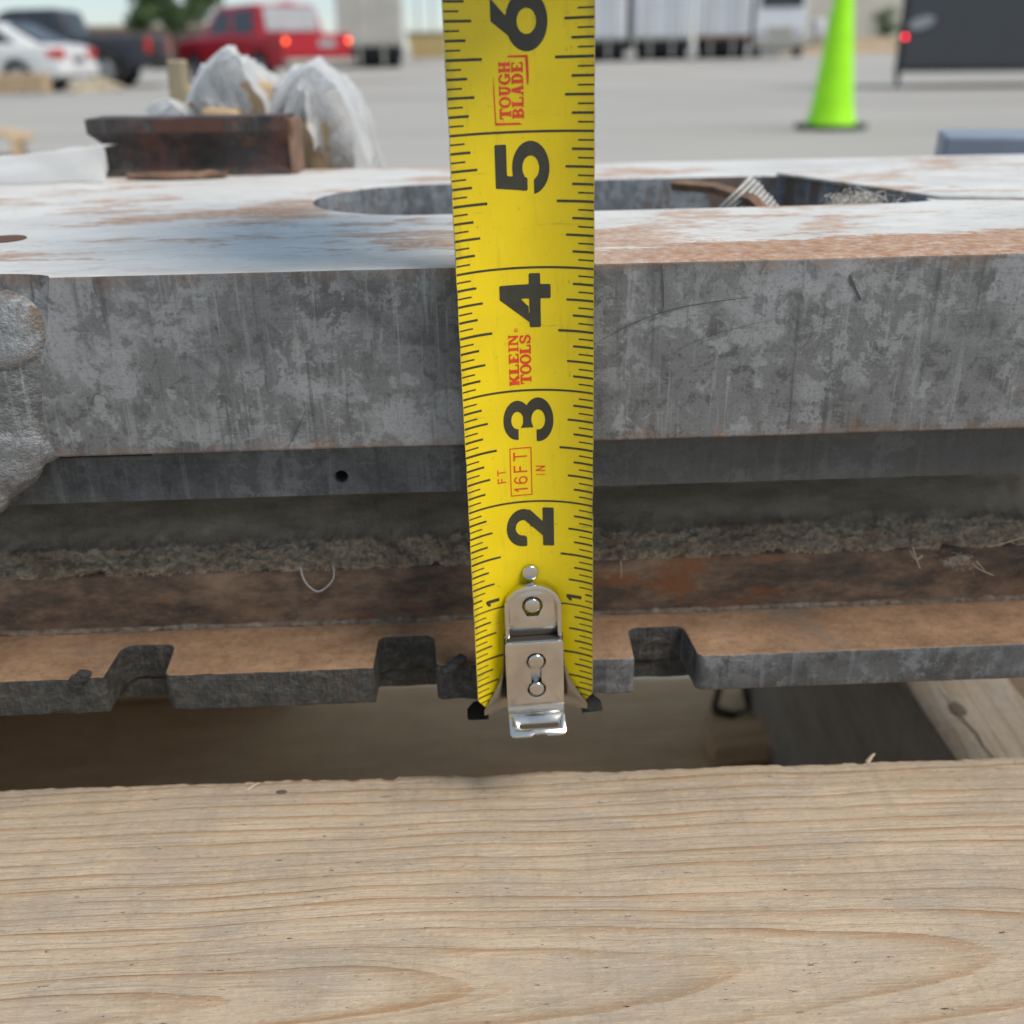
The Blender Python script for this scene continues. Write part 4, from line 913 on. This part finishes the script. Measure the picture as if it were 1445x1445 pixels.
for k_, (px, py, rr_) in enumerate(((322, 152, .0165), (354, 160, .012), (428, 158, .0145), (452, 186, .0125), (476, 214, .010), (400, 170, .010))):
    c0 = at_y(px, py, YP + .018); b1 = bmesh.new(); bmesh.ops.create_icosphere(b1, subdivisions=5, radius=1)
    for v in b1.verts:
        d_ = v.co.copy(); w_ = 1 + .35 * fn(d_, 1.3, k_ * 3) - .30 * abs(fn(d_, 3.0, k_ + 9)) - .16 * abs(fn(d_, 7.0, k_ + 5)) - .08 * abs(fn(d_, 15.0, k_)); v.co = Vector((d_.x * rr_ * .8, d_.y * rr_ * .8, d_.z * rr_ * 1.15)) * w_ + c0
    o_ = obj('crumpled_film', b1, M_wfilm, bundle, smooth='all')
bm.free()
p = at_y(245, 150, .52); q = at_y(243, 84, .52)
bm = box(-.0034, .0034, -.006, .006, 0, q.z - B0, .001)
for v in bm.verts: v.co.x += .002 * fn(v.co, 30, 2)
obj('wood_slat', bm, plain('olive_slat', (.34, .29, .19), .85, scale=80), bundle, (p.x, .515, B0), (0, R(2), 0))
obj('wood_slat', box(-.011, .011, -.006, .006, 0, at_y(240, 120, .50).z - B0, .002), M_card, bundle, (at_y(272, 112, .497).x, .497, B0), (0, R(3), 0))
# white sheet at the left
def f_sheet(s, t):
    A = at_y(-60, 226, .372); Bq = at_y(150, 202, .372)
    x = A.x + (Bq.x - A.x) * s; ztop = A.z + (Bq.z - A.z) * s ** 1.3
    if t < .35: y, z = .366 + .004 * fn((s, t, 0), 3, 2), zt + .0006 + (ztop - zt) * t / .35
    else: y, z = .366 + (t - .35) * .07, ztop + .001 * fn((s, t, 3), 6, 3) - .004 * (t - .35)
    return Vector((x + .0015 * fn((s, t, 1), 5, 7), y + .0008 * fn((s, t, 5), 5, 1), z + .0003 * fn((s, t, 0), 10, 3)))
ws = obj('white_sheet', drape(1, 1, 50, 30, f_sheet), plastic('white_sheeting', .97), smooth='all'); tag(ws, 'folded white plastic sheet on the plate, left of the channel', 'plastic sheet')
# inside the slot: coil, rusty strip, fluff
p = at_z(1108, 290, zt)
cl = root('wire_coil', 'small grey spring-like coil leaning out of the cut-out', 'coil', (p.x + .001, p.y + .028, zb + .004))
M_coil = plain('grey_wire', (.50, .48, .45), .6, .1, scale=200, var=.2)
rot = Matrix.Rotation(R(-44), 3, 'Y') @ Matrix.Rotation(R(-14), 3, 'X')
for rr_, n_ in ((.0092, 17), (.0074, 15)):
    hel = [Vector((math.cos(k / 22 * 2 * math.pi) * rr_ * (1 + .02 * math.sin(k * .37)), math.sin(k / 22 * 2 * math.pi) * rr_, k / (22 * n_) * .024)) for k in range(22 * n_)]
    obj('winding', tube([rot @ h_ + Vector((.006, -.003, .0155)) for h_ in hel], .00055, 5), M_coil, cl, smooth=True)
p0, p1 = at_y(1012, 266, SY + .125), at_y(1064, 284, SY + .09)
fb = obj('rusty_strip', tube([p0 + Vector((-.012, .012, .0)), p0, p1, p1 + Vector((.006, -.004, -.006))], .0018, 4), M_chan2); tag(fb, 'thin rusty strip lying across the cut-out beside the coil', 'metal strip')
random.seed(5); bm = bmesh.new(); p = at_y(1212, 280, SY + .088)
for k in range(170):
    q = p + Vector((random.gauss(0, .0048), random.gauss(0, .004), random.gauss(-.001, .0012))); d = Vector((random.gauss(0, 1), random.gauss(0, 1), random.gauss(.2, .6))).normalized() * .0016
    tube([q - d, q + Vector((random.gauss(0, .001), 0, .001)), q + d], .00010, 3, bm)
fl_ = obj('packing_fluff', bm, plain('pale_fluff', (.6, .56, .5), .95, scale=100)); tag(fl_, 'pale shredded fluff caught in the right end of the cut-out', 'fluff', kind='stuff')
fl_pad = obj('slot_floor', box(-.07, .14, SY + .055, SY + .17, zb - .004, zb + .003, .001), M_smooth); tag(fl_pad, 'dark steel sheet seen at the bottom of the cut-out', 'steel sheet')
# second thin plate lying at the back right, and a blue grey block beyond
pA = at_z(1180, 252, zt)
tp = [(.094, .1405), (.1215, .0775), (.145, .0735), (.158, .079), (.188, .150), (.18, .150), (.12, .146)]
bm = extrude2d([tp], .0008, .0001, 1)
tpl = obj('thin_plate', bm, M_slot, None, (0, SY, zt + .0006), (0, 0, YAW)); 
for f_ in tpl.data.polygons: f_.material_index = 0
tpl.data.materials.clear(); tpl.data.materials.append(M_top); tag(tpl, 'thin pale plate lying on the thick plate right of the cut-out', 'steel plate')
pb0 = at_y(1338, 218, .47); pb1 = at_y(1345, 190, .47)
bm = box(0, .16, 0, .04, 0, pb1.z - B0, .0015)
for v in bm.verts:
    if v.co.z > .05: v.co.x += .0025; v.co.y += .003
bk = obj('blue_grey_block', bm, plain('blue_grey_paint', (.22, .26, .33), .5, scale=40, var=.15), None, (pb0.x - .008, .462, B0), (0, 0, R(-17))); tag(bk, 'blue-grey steel block behind the right rear of the plate', 'steel block')
# rear frame strip of the plate edge (thin dark seam)

# ------------------------------------------------------------------ yard: cone
cg = on_ground(1182, 6.15)
cone = root('traffic_cone', 'fluorescent lime green traffic cone on a black base', 'traffic cone', cg)
M_lime = plain('lime_vinyl', (.36, .88, .003), .55, scale=9, var=.10); M_blk = plain('black_rubber', (.025, .026, .028), .7, scale=20)
bm = bmesh.new(); prev = None
prof = [(.140, .028), (.134, .045), (.126, .07), (.112, .14), (.082, .40), (.052, .66), (.030, .87), (.028, .90), (.024, .905)]
for r_, z_ in prof:
    ringv = [bm.verts.new((r_ * math.cos(2 * math.pi * k / 40), r_ * math.sin(2 * math.pi * k / 40), z_)) for k in range(40)]
    if prev:
        for k in range(40): bm.faces.new((prev[k], prev[(k + 1) % 40], ringv[(k + 1) % 40], ringv[k]))
    prev = ringv
bm.faces.new(prev); obj('cone_body', bm, M_lime, cone, smooth=True)
obj('base', extrude2d([[(.20 * math.cos(R(a_)), .20 * math.sin(R(a_))) for a_ in range(0, 360, 45)]], .03, .006), M_blk, cone, (0, 0, .0155), (0, 0, R(22.5)))
# ------------------------------------------------------------------ vehicles
M_glass = plain('tinted_glass', (.03, .035, .045), .08, scale=1, var=.1); M_tyre = plain('tyre_rubber', (.02, .02, .022), .8, scale=10); M_rim = plain('alloy_rim', (.35, .36, .37), .35, .7, scale=10)
M_gal = plain('galvanised_steel', (.36, .35, .31), .5, .2, scale=4); M_chrome = plain('bumper_chrome', (.55, .55, .56), .25, .8, scale=6); M_paleglass = plain('reflecting_rear_glass', (.42, .46, .48), .15, scale=1, var=.1)
def lamp(name, col, e):
    m = Mat(name); m.m.cycles.emission_sampling = 'NONE'; return m.out(col, .3, 0, None, None, Emission_Color=(*col, 1), Emission_Strength=e)
M_tail = lamp('lit_tail_lamp', (1, .14, .06), 3.5); M_taild = plain('tail_lamp_lens', (.55, .03, .02), .25, scale=10); M_led = lamp('lit_red_marker', (1, .02, .05), 6.0)
def wheel(parent, x, y, r, w):
    t = obj('wheel', cyl(r, w, 28, axis='Y', bev=.03), M_tyre, parent, (x, y, r), smooth=True)
    obj('rim', cyl(r * .62, w + .02, 20, axis='Y', bev=.02), M_rim, t, smooth=True); return t
def side(bm_pts, width, bev): return extrude2d(bm_pts, width, bev, 2, 'XZ')
def vehicle(name, label, cat, loc, rz, paint, L, w, outline, cabin, roofw, wins, wheels, r, tail, extra):
    v = root(name, label, cat, loc, rz)
    obj('body', side([outline], w, .06), paint, v, smooth=True)
    bm = side([cabin], w * .96, .05)
    zt_ = max(p_[1] for p_ in cabin); z0_ = min(p_[1] for p_ in cabin)
    for q_ in bm.verts: q_.co.y *= 1 - (1 - roofw) * (q_.co.z - z0_) / (zt_ - z0_)
    obj('cabin', bm, paint, v, smooth=True)
    for poly_ in wins:
        bm = side([poly_], w * .96 + .02, .01)
        for q_ in bm.verts: q_.co.y *= 1 - (1 - roofw) * (q_.co.z - z0_) / (zt_ - z0_)
        obj('side_window', bm, M_glass, v)
    for x_ in wheels:
        for s_ in (-1, 1): wheel(v, x_, s_ * (w / 2 - .12), r, .24)
    for nm, bx_, mt in extra: obj(nm, box(*bx_), mt, v)
    return v
def arches(outline_top, wheels, r, zb_, L):
    o_ = [(0.02, zb_ + .1)]
    for x_ in sorted(wheels): o_ += [(x_ - r * 1.2, zb_)] + arc(x_, r, r * 1.2, 180 + math.degrees(math.asin((r - zb_) / (r * 1.2))) - 0, 0 - math.degrees(math.asin((r - zb_) / (r * 1.2))), 14) if False else [(x_ - r * 1.18, zb_)] + arc(x_, zb_, r * 1.18, 180, 0, 12, r * 2.12 - zb_)[1:-1] + [(x_ + r * 1.18, zb_)]
    return o_ + [(L - .02, zb_ + .05)] + outline_top
# white saloon
wpaint = plain('white_car_paint', (.72, .73, .74), .3, scale=1, var=.04)
P0 = on_ground(110, 25.6)
top = [(4.65, .75), (4.45, .86), (3.4, .98), (3.2, 1.0), (1.0, 1.02), (.35, 1.0), (.06, .92), (0, .6)]
sd = vehicle('white_saloon_car', 'white saloon car parked at the far left edge', 'car', P0, R(90 + 84), wpaint, 4.7, 1.8,
    arches(top, (1.05, 3.75), .33, .24, 4.7), [(.45, .96), (3.35, .96), (2.55, 1.42), (1.9, 1.47), (1.35, 1.44)], .76,
    [[(.95, 1.03), (1.95, 1.03), (1.9, 1.37), (1.45, 1.35)], [(2.03, 1.03), (3.0, 1.03), (2.45, 1.36), (1.98, 1.38)]], (1.05, 3.75), .33, None,
    [('tail_lamp', (-.02, .28, .58, .905, .70, .90, .03), M_taild), ('tail_lamp', (-.02, .28, -.905, -.58, .70, .90, .03), M_taild), ('rear_bumper', (-.06, .3, -.86, .86, .32, .58, .06), wpaint), ('number_plate', (-.035, .0, -.26, .26, .62, .74, .005), M_rim)])
bm = bmesh.new(); q_ = [bm.verts.new(p_) for p_ in ((.52, -.62, 1.02), (.52, .62, 1.02), (1.28, .54, 1.425), (1.28, -.54, 1.425))]; bm.faces.new(q_)
bmesh.ops.translate(bm, verts=bm.verts, vec=(-.05, 0, .02)); obj('rear_window', bm, M_glass, sd)
# pickups
def pickup(name, label, px, y, rz, paint, tailm, dark=False):
    tp_ = [(5.75, .7), (5.7, 1.05), (5.5, 1.14), (4.3, 1.2), (4.2, 1.22), (.05, 1.22), (0, 1.18), (0, .6)]
    return vehicle(name, label, 'pickup truck', on_ground(px, y), rz, paint, 5.8, 1.95, arches(tp_, (1.2, 4.75), .39, .42, 5.8),
      [(1.95, 1.18), (4.35, 1.18), (3.55, 1.80), (3.3, 1.85), (2.3, 1.86), (2.08, 1.80)], .80,
      [[(2.2, 1.25), (2.95, 1.25), (2.95, 1.76), (2.3, 1.76)], [(3.05, 1.25), (4.0, 1.25), (3.45, 1.74), (3.05, 1.76)]], (1.2, 4.75), .39, None,
      [('tail_lamp', (-.03, .1, .80, .985, .80, 1.16, .02), tailm), ('tail_lamp', (-.03, .1, -.985, -.80, .80, 1.16, .02), tailm), ('tailgate', (-.02, .05, -.78, .78, .62, 1.2, .02), paint), ('rear_bumper', (-.16, .05, -.95, .95, .42, .62, .03), M_blk if dark else M_chrome)])
dk = plain('charcoal_paint', (.035, .038, .05), .35, scale=1, var=.05)
pickup('dark_pickup_truck', 'charcoal pickup truck parked between the white car and the red truck', 226, 29.5, R(90 + 93), dk, M_taild, True)
# red utility truck with rear glass over the tailgate
rd = plain('red_paint', (.42, .012, .025), .3, scale=1, var=.06)
top = [(5.35, .7), (5.3, 1.0), (5.1, 1.10), (3.95, 1.18), (.05, 1.16), (0, 1.1), (0, .6)]
P0 = on_ground(449, 27.0)
rt = vehicle('red_pickup_truck', 'red pickup truck with lit tail lamps, seen from behind', 'pickup truck', P0, R(90 + 43), rd, 5.4, 1.95,
    arches(top, (1.15, 4.4), .39, .40, 5.4), [(1.05, 1.1), (4.05, 1.1), (3.25, 1.76), (3.0, 1.82), (1.4, 1.84), (1.15, 1.78)], .86,
    [[(1.35, 1.2), (2.3, 1.2), (2.3, 1.72), (1.42, 1.72)], [(2.5, 1.2), (3.55, 1.2), (3.1, 1.7), (2.5, 1.74)]], (1.15, 4.4), .39, None,
    [('rear_bumper', (-.18, .05, -.96, .96, .44, .62, .03), M_gal), ('tailgate', (-.025, .05, -.80, .80, .68, 1.16, .02), rd), ('badge', (-.045, -.02, -.50, -.02, .86, 1.02, .005), M_chrome), ('number_plate', (-.20, -.17, -.15, .15, .47, .62, .004), M_paleglass),
     ('rear_window', (1.02, 1.08, -.74, .74, 1.22, 1.76, .02), M_paleglass), ('brake_lamp', (1.12, 1.2, -.2, .2, 1.83, 1.88, .01), M_taild)])
for c_ in rt.children:
    if c_.name.startswith('rear_window'): c_.rotation_euler = (0, R(8), 0); c_.location = (-.19, 0, .16)
for s_ in (-1, 1):
    h_ = obj('tail_lamp', box(-.03, .06, s_ * .89 - .075, s_ * .89 + .075, .78, 1.14, .02), M_taild, rt)
    obj('bulb', cyl(.045, .02, 16, axis='X', loc=(-.04, s_ * .89, 1.0)), M_tail, h_)
# ------------------------------------------------------------------ trailers
M_wht = plain('white_trailer_skin', (.66, .68, .72), .4, scale=.7, var=.06); M_grey = plain('aged_grey_skin', (.46, .44, .40), .5, scale=.8, var=.12); M_under = plain('dark_running_gear', (.02, .022, .03), .7, scale=3)
def trailer(name, label, px, y, w, hf, H, skin, rz=0, group=None, length=9.0, rusty=False):
    p_ = on_ground(px, y); t = root(name, label, 'trailer', p_, rz, group)
    obj('box_body', box(-w / 2, w / 2, .05, length, hf, H, .03), skin, t)
    for s_ in (-1, 1):
        d_ = obj('rear_door', box(min(s_ * .02, s_ * (w / 2 - .08)), max(s_ * .02, s_ * (w / 2 - .08)), 0, .045, hf + .12, H - .1, .01), skin, t)
        for k in (.35, .65): obj('locking_bar', cyl(.018, H - hf - .3, 8, loc=(s_ * w / 2 * k, -.03, (H + hf) / 2)), M_gal, d_)
    obj('rear_sill', box(-w / 2, w / 2, -.02, .045, hf - .02, hf + .10, .01), plain('rusty_sill', (.25, .14, .08), .8, scale=5) if rusty else M_gal, t)
    obj('chassis', box(-w / 2 + .05, w / 2 - .05, .3, length, hf - .42, hf - .02, .02), M_under, t); obj('underside_dark_panel', box(-w / 2 + .1, w / 2 - .1, .9, .95, .10, hf - .4, .01), M_under, t)  # second box: full-width dark panel added to hide lit ground below the floor
    for k in (-1, 1): obj('bumper_post', box(k * .45 - .06, k * .45 + .06, .02, .1, .12, hf - .02, .01), M_gal, t)
    for yy in (1.6,):
        for s_ in (-1, 1):
            wh = obj('wheel', cyl(.44, .5, 20, axis='X', bev=.03), M_under, t, (s_ * (w / 2 - .35), yy, .44))
    return t
HF = .80
trailer('white_box_trailer', 'white box trailer in the far row, just right of the tape', 842, 45.5, 2.25, HF, 4.0, M_wht, R(-9), 'far row of white trailers')
trailer('white_box_trailer', 'white box trailer in the far row, second from the tape', 932, 46.0, 2.3, HF, 4.0, M_wht, R(-10), 'far row of white trailers')
trailer('white_box_trailer', 'white trailer with rusty sill, rightmost trailer of the far row', 1017, 46.5, 2.2, HF, 4.0, M_wht, R(-12), 'far row of white trailers', rusty=True)
trailer('grey_box_trailer', 'aged grey box trailer behind the red vehicle', 525, 42.0, 2.45, .78, 3.05, M_grey, R(8))
# white lorry cab at the end of the row
p_ = on_ground(1098, 48.0); lc = root('white_lorry', 'white lorry nose-on at the right end of the trailer row', 'lorry', p_, R(-4))
obj('cab', extrude2d([[(-1.05, .55), (1.05, .55), (1.1, 1.0), (1.05, 2.0), (.95, 2.9), (-.95, 2.9), (-1.05, 2.0), (-1.1, 1.0)]], 1.8, .08, 2, 'XZ'), M_wht, lc, (0, .9, 0))
obj('windscreen', box(-.88, .88, -.04, .02, 1.95, 2.65, .02), M_glass, lc); obj('bumper', box(-1.1, 1.1, -.15, .1, .4, .78, .04), M_gal, lc); obj('grille', box(-.55, .55, -.05, .02, .85, 1.2, .02), M_gal, lc)
obj('cargo_box', box(-1.2, 1.2, 2.0, 8, .9, 3.8, .04), M_wht, lc)
for s_ in (-1, 1):
    obj('wheel', cyl(.46, .3, 20, axis='X', bev=.03), M_under, lc, (s_ * .9, .7, .46)); obj('headlamp', box(s_ * .82 - .14, s_ * .82 + .14, -.05, .02, .9, 1.1, .03), M_chrome, lc)
# dark trailer at the right
P0 = on_ground(1268, 15.5); zbt = at_y(1300, 101, 15.5).z - P0.z
dt = root('dark_enclosed_trailer', 'dark grey enclosed trailer with lit red marker lamp, right edge', 'trailer', P0, R(-23))
M_dgrey = plain('dark_grey_panel', (.065, .068, .075), .45, scale=2, var=.06)
obj('box_body', box(.0, 4.5, 0, 2.2, zbt, 2.4, .02), M_dgrey, dt)
obj('corner_trim', box(-.03, .05, -.02, .06, zbt - .08, 2.4, .01), M_under, dt); obj('bottom_rail', box(.06, 4.5, -.02, .02, zbt - .005, zbt + .06, .005), M_under, dt)
q_ = at_y(1279, 52, 15.45); ld = obj('marker_lamp', cyl(.022, .03, 16, axis='Y'), M_led, dt, (q_.x - P0.x, -.02, q_.z - P0.z)); obj('lamp_bezel', cyl(.035, .015, 20, axis='Y', loc=(0, .012, 0)), M_under, ld)
q_ = at_y(1301, 32, 15.45); obj('oval_badge', extrude2d([[(.17 * math.cos(R(a_)), .075 * math.sin(R(a_))) for a_ in range(0, 360, 20)]], .012, .003, 1, 'XZ'), plain('pale_badge', (.34, .36, .37), .35, scale=8), dt, (q_.x - P0.x, -.012, q_.z - P0.z), (0, R(-15), 0))
for xx, yy in ((3.1, 1.0), (3.9, 1.0)): obj('wheel', cyl(.33, 1.9, 20, axis='Y', bev=.03), M_under, dt, (xx, 1.1, .33))
obj('jack_leg', cyl(.03, zbt, 10, loc=(.02, .1, zbt / 2)), M_under, dt)
# ------------------------------------------------------------------ far buildings, walls, bank
M_cream = plain('cream_stucco', (.52, .49, .42), .85, scale=1, var=.08); M_brown = plain('brown_cladding', (.26, .20, .15), .85, scale=.6, var=.15)
p_ = on_ground(1215, 66); bd = root('cream_warehouse', 'cream warehouse wall behind the cone', 'building', p_)
obj('wall', box(-3.6, 9, 0, 12, 0, 6.5, .02), M_cream, bd); obj('roof_edge', box(-3.7, 9.1, -.1, 12.1, 6.5, 6.8, .02), M_brown, bd); obj('door', box(.4, 1.5, -.06, -.01, .0, 2.2, .01), plain('beige_door', (.42, .39, .33), .6, scale=2), bd); obj('base_course', box(-3.62, 9.02, -.03, -.005, .0, .5, .005), M_brown, bd)
bm = bmesh.new(); gx, gy = 60, 10; G_ = [[bm.verts.new((0, 0, 0)) for i in range(gx + 1)] for j in range(gy + 1)]; base = on_ground(1210, 58)
for j in range(gy + 1):
    for i in range(gx + 1):
        x_ = base.x - 5 + 34 * i / gx; y_ = 54 + 7 * j / gy; e_ = math.sin(math.pi * j / gy) * min(1, i / 8)
        G_[j][i].co = (x_, y_, gz(y_) - .05 + e_ * (1.0 + .3 * fn((x_, y_, 0), .8, 3)) * .75)
for a_, b_ in zip(G_, G_[1:]):
    for i in range(gx): bm.faces.new((a_[i], a_[i + 1], b_[i + 1], b_[i]))
m = Mat('dry_earth'); bk_ = obj('earth_bank', bm, m.out(m.ramp(m.noise(1.1, 6, .7), [(.35, (.22, .20, .10)), (.5, (.36, .27, .18)), (.65, (.42, .30, .21))]), .95), smooth=True); tag(bk_, kind='structure')
p_ = on_ground(165, 70); lw_ = root('low_brown_building', 'long low brown building behind the parked vehicles', 'building', p_)
obj('wall', box(-9, 8, 0, 8, 0, 2.0, .02), M_brown, lw_); obj('roof', box(-9.2, 8.2, -.2, 8.2, 2.0, 2.22, .02), plain('tan_roof', (.40, .33, .24), .8, scale=1), lw_)
for xx in range(-8, 8, 3): obj('window', box(xx, xx + 1.2, -.04, -.01, .9, 1.6, .01), M_glass, lw_)
p_ = on_ground(604, 55); yw = root('yellow_skip', 'yellow-brown skip beyond the yard, left of the tape', 'skip', p_)
obj('skip_body', extrude2d([[(-.8, .15), (.8, .15), (1.0, 1.25), (-1.0, 1.25)]], 2, .03, 1, 'XZ'), plain('ochre_paint', (.48, .36, .16), .7, scale=2), yw, (0, 1, 0)); obj('rim', box(-1.05, 1.05, -.05, 2.05, 1.25, 1.35, .01), M_gal, yw)
for k, px in enumerate((592, 612)):
    pl_ = obj('light_pole', cyl(.06, 7, 10, .04), M_gal, None, on_ground(px, 62 + k * 6) + Vector((0, 0, 3.5))); tag(pl_, ['thin grey pole beyond the skip, nearer the grey trailer', 'thin grey pole beyond the skip, nearer the tape'][k], 'pole')
# timber lying at the left of the yard
M_tim = plain('tan_timber', (.48, .35, .22), .8, scale=8, var=.2)
p_ = on_ground(-20, 22.5); st = root('timber_stack', 'stack of tan timber lying before the white car', 'timber stack', p_, R(-4))
for k in range(6): obj('timber', box(-2.2, 1.08 - .06 * (k % 2), (k % 2) * .26, (k % 2) * .26 + .22, .06 + (k // 2) * .12, .06 + (k // 2) * .12 + .11, .01), M_tim, st)
p_ = at_z(4, 214, -.02); pl_ = root('broken_crate', 'broken tan wooden crate on the concrete, left edge', 'crate', (p_.x, p_.y, gz(p_.y)), R(20))
s_ = p_.y / 5
for k in range(4): obj('slat', box(-.22 * s_, .12 * s_, -.15 * s_ + k * .08 * s_, -.09 * s_ + k * .08 * s_, .10 * s_, .12 * s_, .003), M_tim, pl_, (0, 0, 0), (0, R(12), 0))
for k in (0, 1): obj('batten', box(-.20 * s_ + k * .25 * s_, -.16 * s_ + k * .25 * s_, -.16 * s_, .2 * s_, .0, .10 * s_, .003), M_tim, pl_)
for k, (px, yy, h_) in enumerate(((112, 24.5, .22), (132, 25.2, .28), (150, 25.5, .2))):
    bm = bmesh.new(); bmesh.ops.create_icosphere(bm, subdivisions=3, radius=1)
    for v in bm.verts: n_ = 1 + .4 * fn(v.co, 1.3, k * 5); v.co = (v.co.x * .35 * n_, v.co.y * .3 * n_, max(0, v.co.z) * h_ * n_)
    hp_ = obj('rubble_heap', bm, plain('tan_rubble_%d' % k, (.36, .31, .22), .95, scale=8, var=.3), None, on_ground(px, yy), smooth=True); tag(hp_, ['low tan heap of rubble at the white car, nearest it', 'tan heap of rubble between white car and dark pickup', 'low tan heap of rubble before the dark pickup'][k], 'rubble')
# ------------------------------------------------------------------ tree, bushes
m = Mat('leaf_green'); M_leaf = m.out(m.ramp(m.noise(.9, 4, .6), [(.35, (.035, .075, .025)), (.65, (.09, .15, .05))]), .6)
M_bark = plain('bark', (.10, .075, .055), .9, scale=6, var=.3)
def crown(clumps, n, size, seed):
    random.seed(seed); V, F = [], []
    for (cx, cy, cz), r_ in clumps:
        for k in range(n):
            while True:
                q = Vector((random.uniform(-1, 1), random.uniform(-1, 1), random.uniform(-1, 1)))
                if q.length < 1: break
            q = q * (.55 + .45 * q.length); c_ = Vector((cx, cy, cz)) + Vector((q.x, q.y, q.z * .8)) * r_
            a_ = Vector((random.gauss(0, 1), random.gauss(0, 1), random.gauss(0, 1))).normalized(); b_ = a_.orthogonal().normalized(); s_ = size * random.uniform(.6, 1.3)
            i0 = len(V); V += [c_ - a_ * s_, c_ + b_ * s_ * .45, c_ + a_ * s_, c_ - b_ * s_ * .45]; F.append((i0, i0 + 1, i0 + 2, i0 + 3))
    me = bpy.data.meshes.new('crown'); me.from_pydata(V, [], F); me.update(); return me
p_ = on_ground(248, 47); tr = root('leafy_tree', 'dark green leafy tree above the dark pickup', 'tree', p_)
cl_ = [((random.Random(k).uniform(-1.6, 1.6), random.Random(k + 50).uniform(-1, 1), random.Random(k + 90).uniform(1.6, 4.3)), random.Random(k + 7).uniform(.5, .85)) for k in range(17)]
obj('crown', crown(cl_, 420, .11, 3), M_leaf, tr)
bm = tube([(0, 0, 0), (.05, 0, 1.0), (-.04, .05, 2.2), (.06, 0, 3.6), (0, 0, 4.8)], .14, 9, taper=.75)
for (c_, r_) in cl_[:9]: tube([(0, 0, 1.5 + .18 * r_), Vector(c_) * .5 + Vector((0, 0, 1.0)), c_], .045, 6, bm, taper=.7)
obj('trunk', bm, M_bark, tr, smooth=True)
for k, (px, yy, s_) in enumerate(((1168, 60.5, .85), (1246, 61.0, .9))):
    p_ = on_ground(px, yy); bs = root('round_bush', ['dark green round bush on the bank, left of the cone', 'dark green bush on the bank, right of the cone'][k], 'bush', p_ + Vector((0, 0, .2)))
    cc = [((random.Random(k * 9 + j).uniform(-.5, .5) * s_, random.Random(k * 9 + j + 3).uniform(-.4, .4) * s_, s_ * random.Random(k + j).uniform(.7, 2.0)), .5 * s_) for j in range(7)]
    obj('foliage', crown(cc, 220, .07, k + 20), M_leaf, bs); obj('stem', tube([(0, 0, -.3), (0, 0, .6), (.05, 0, 1.2)], .06, 6), M_bark, bs)
p_ = on_ground(1152, 59.5); tk = root('white_tank', 'small white tank on the bank left of the cone', 'tank', p_ + Vector((0, 0, .45)))
obj('tank_shell', cyl(.36, .9, 20, bev=.12, loc=(0, 0, .75)), M_wht, tk, smooth=True); obj('stand', box(-.3, .3, -.3, .3, 0, .3, .02), M_gal, tk)
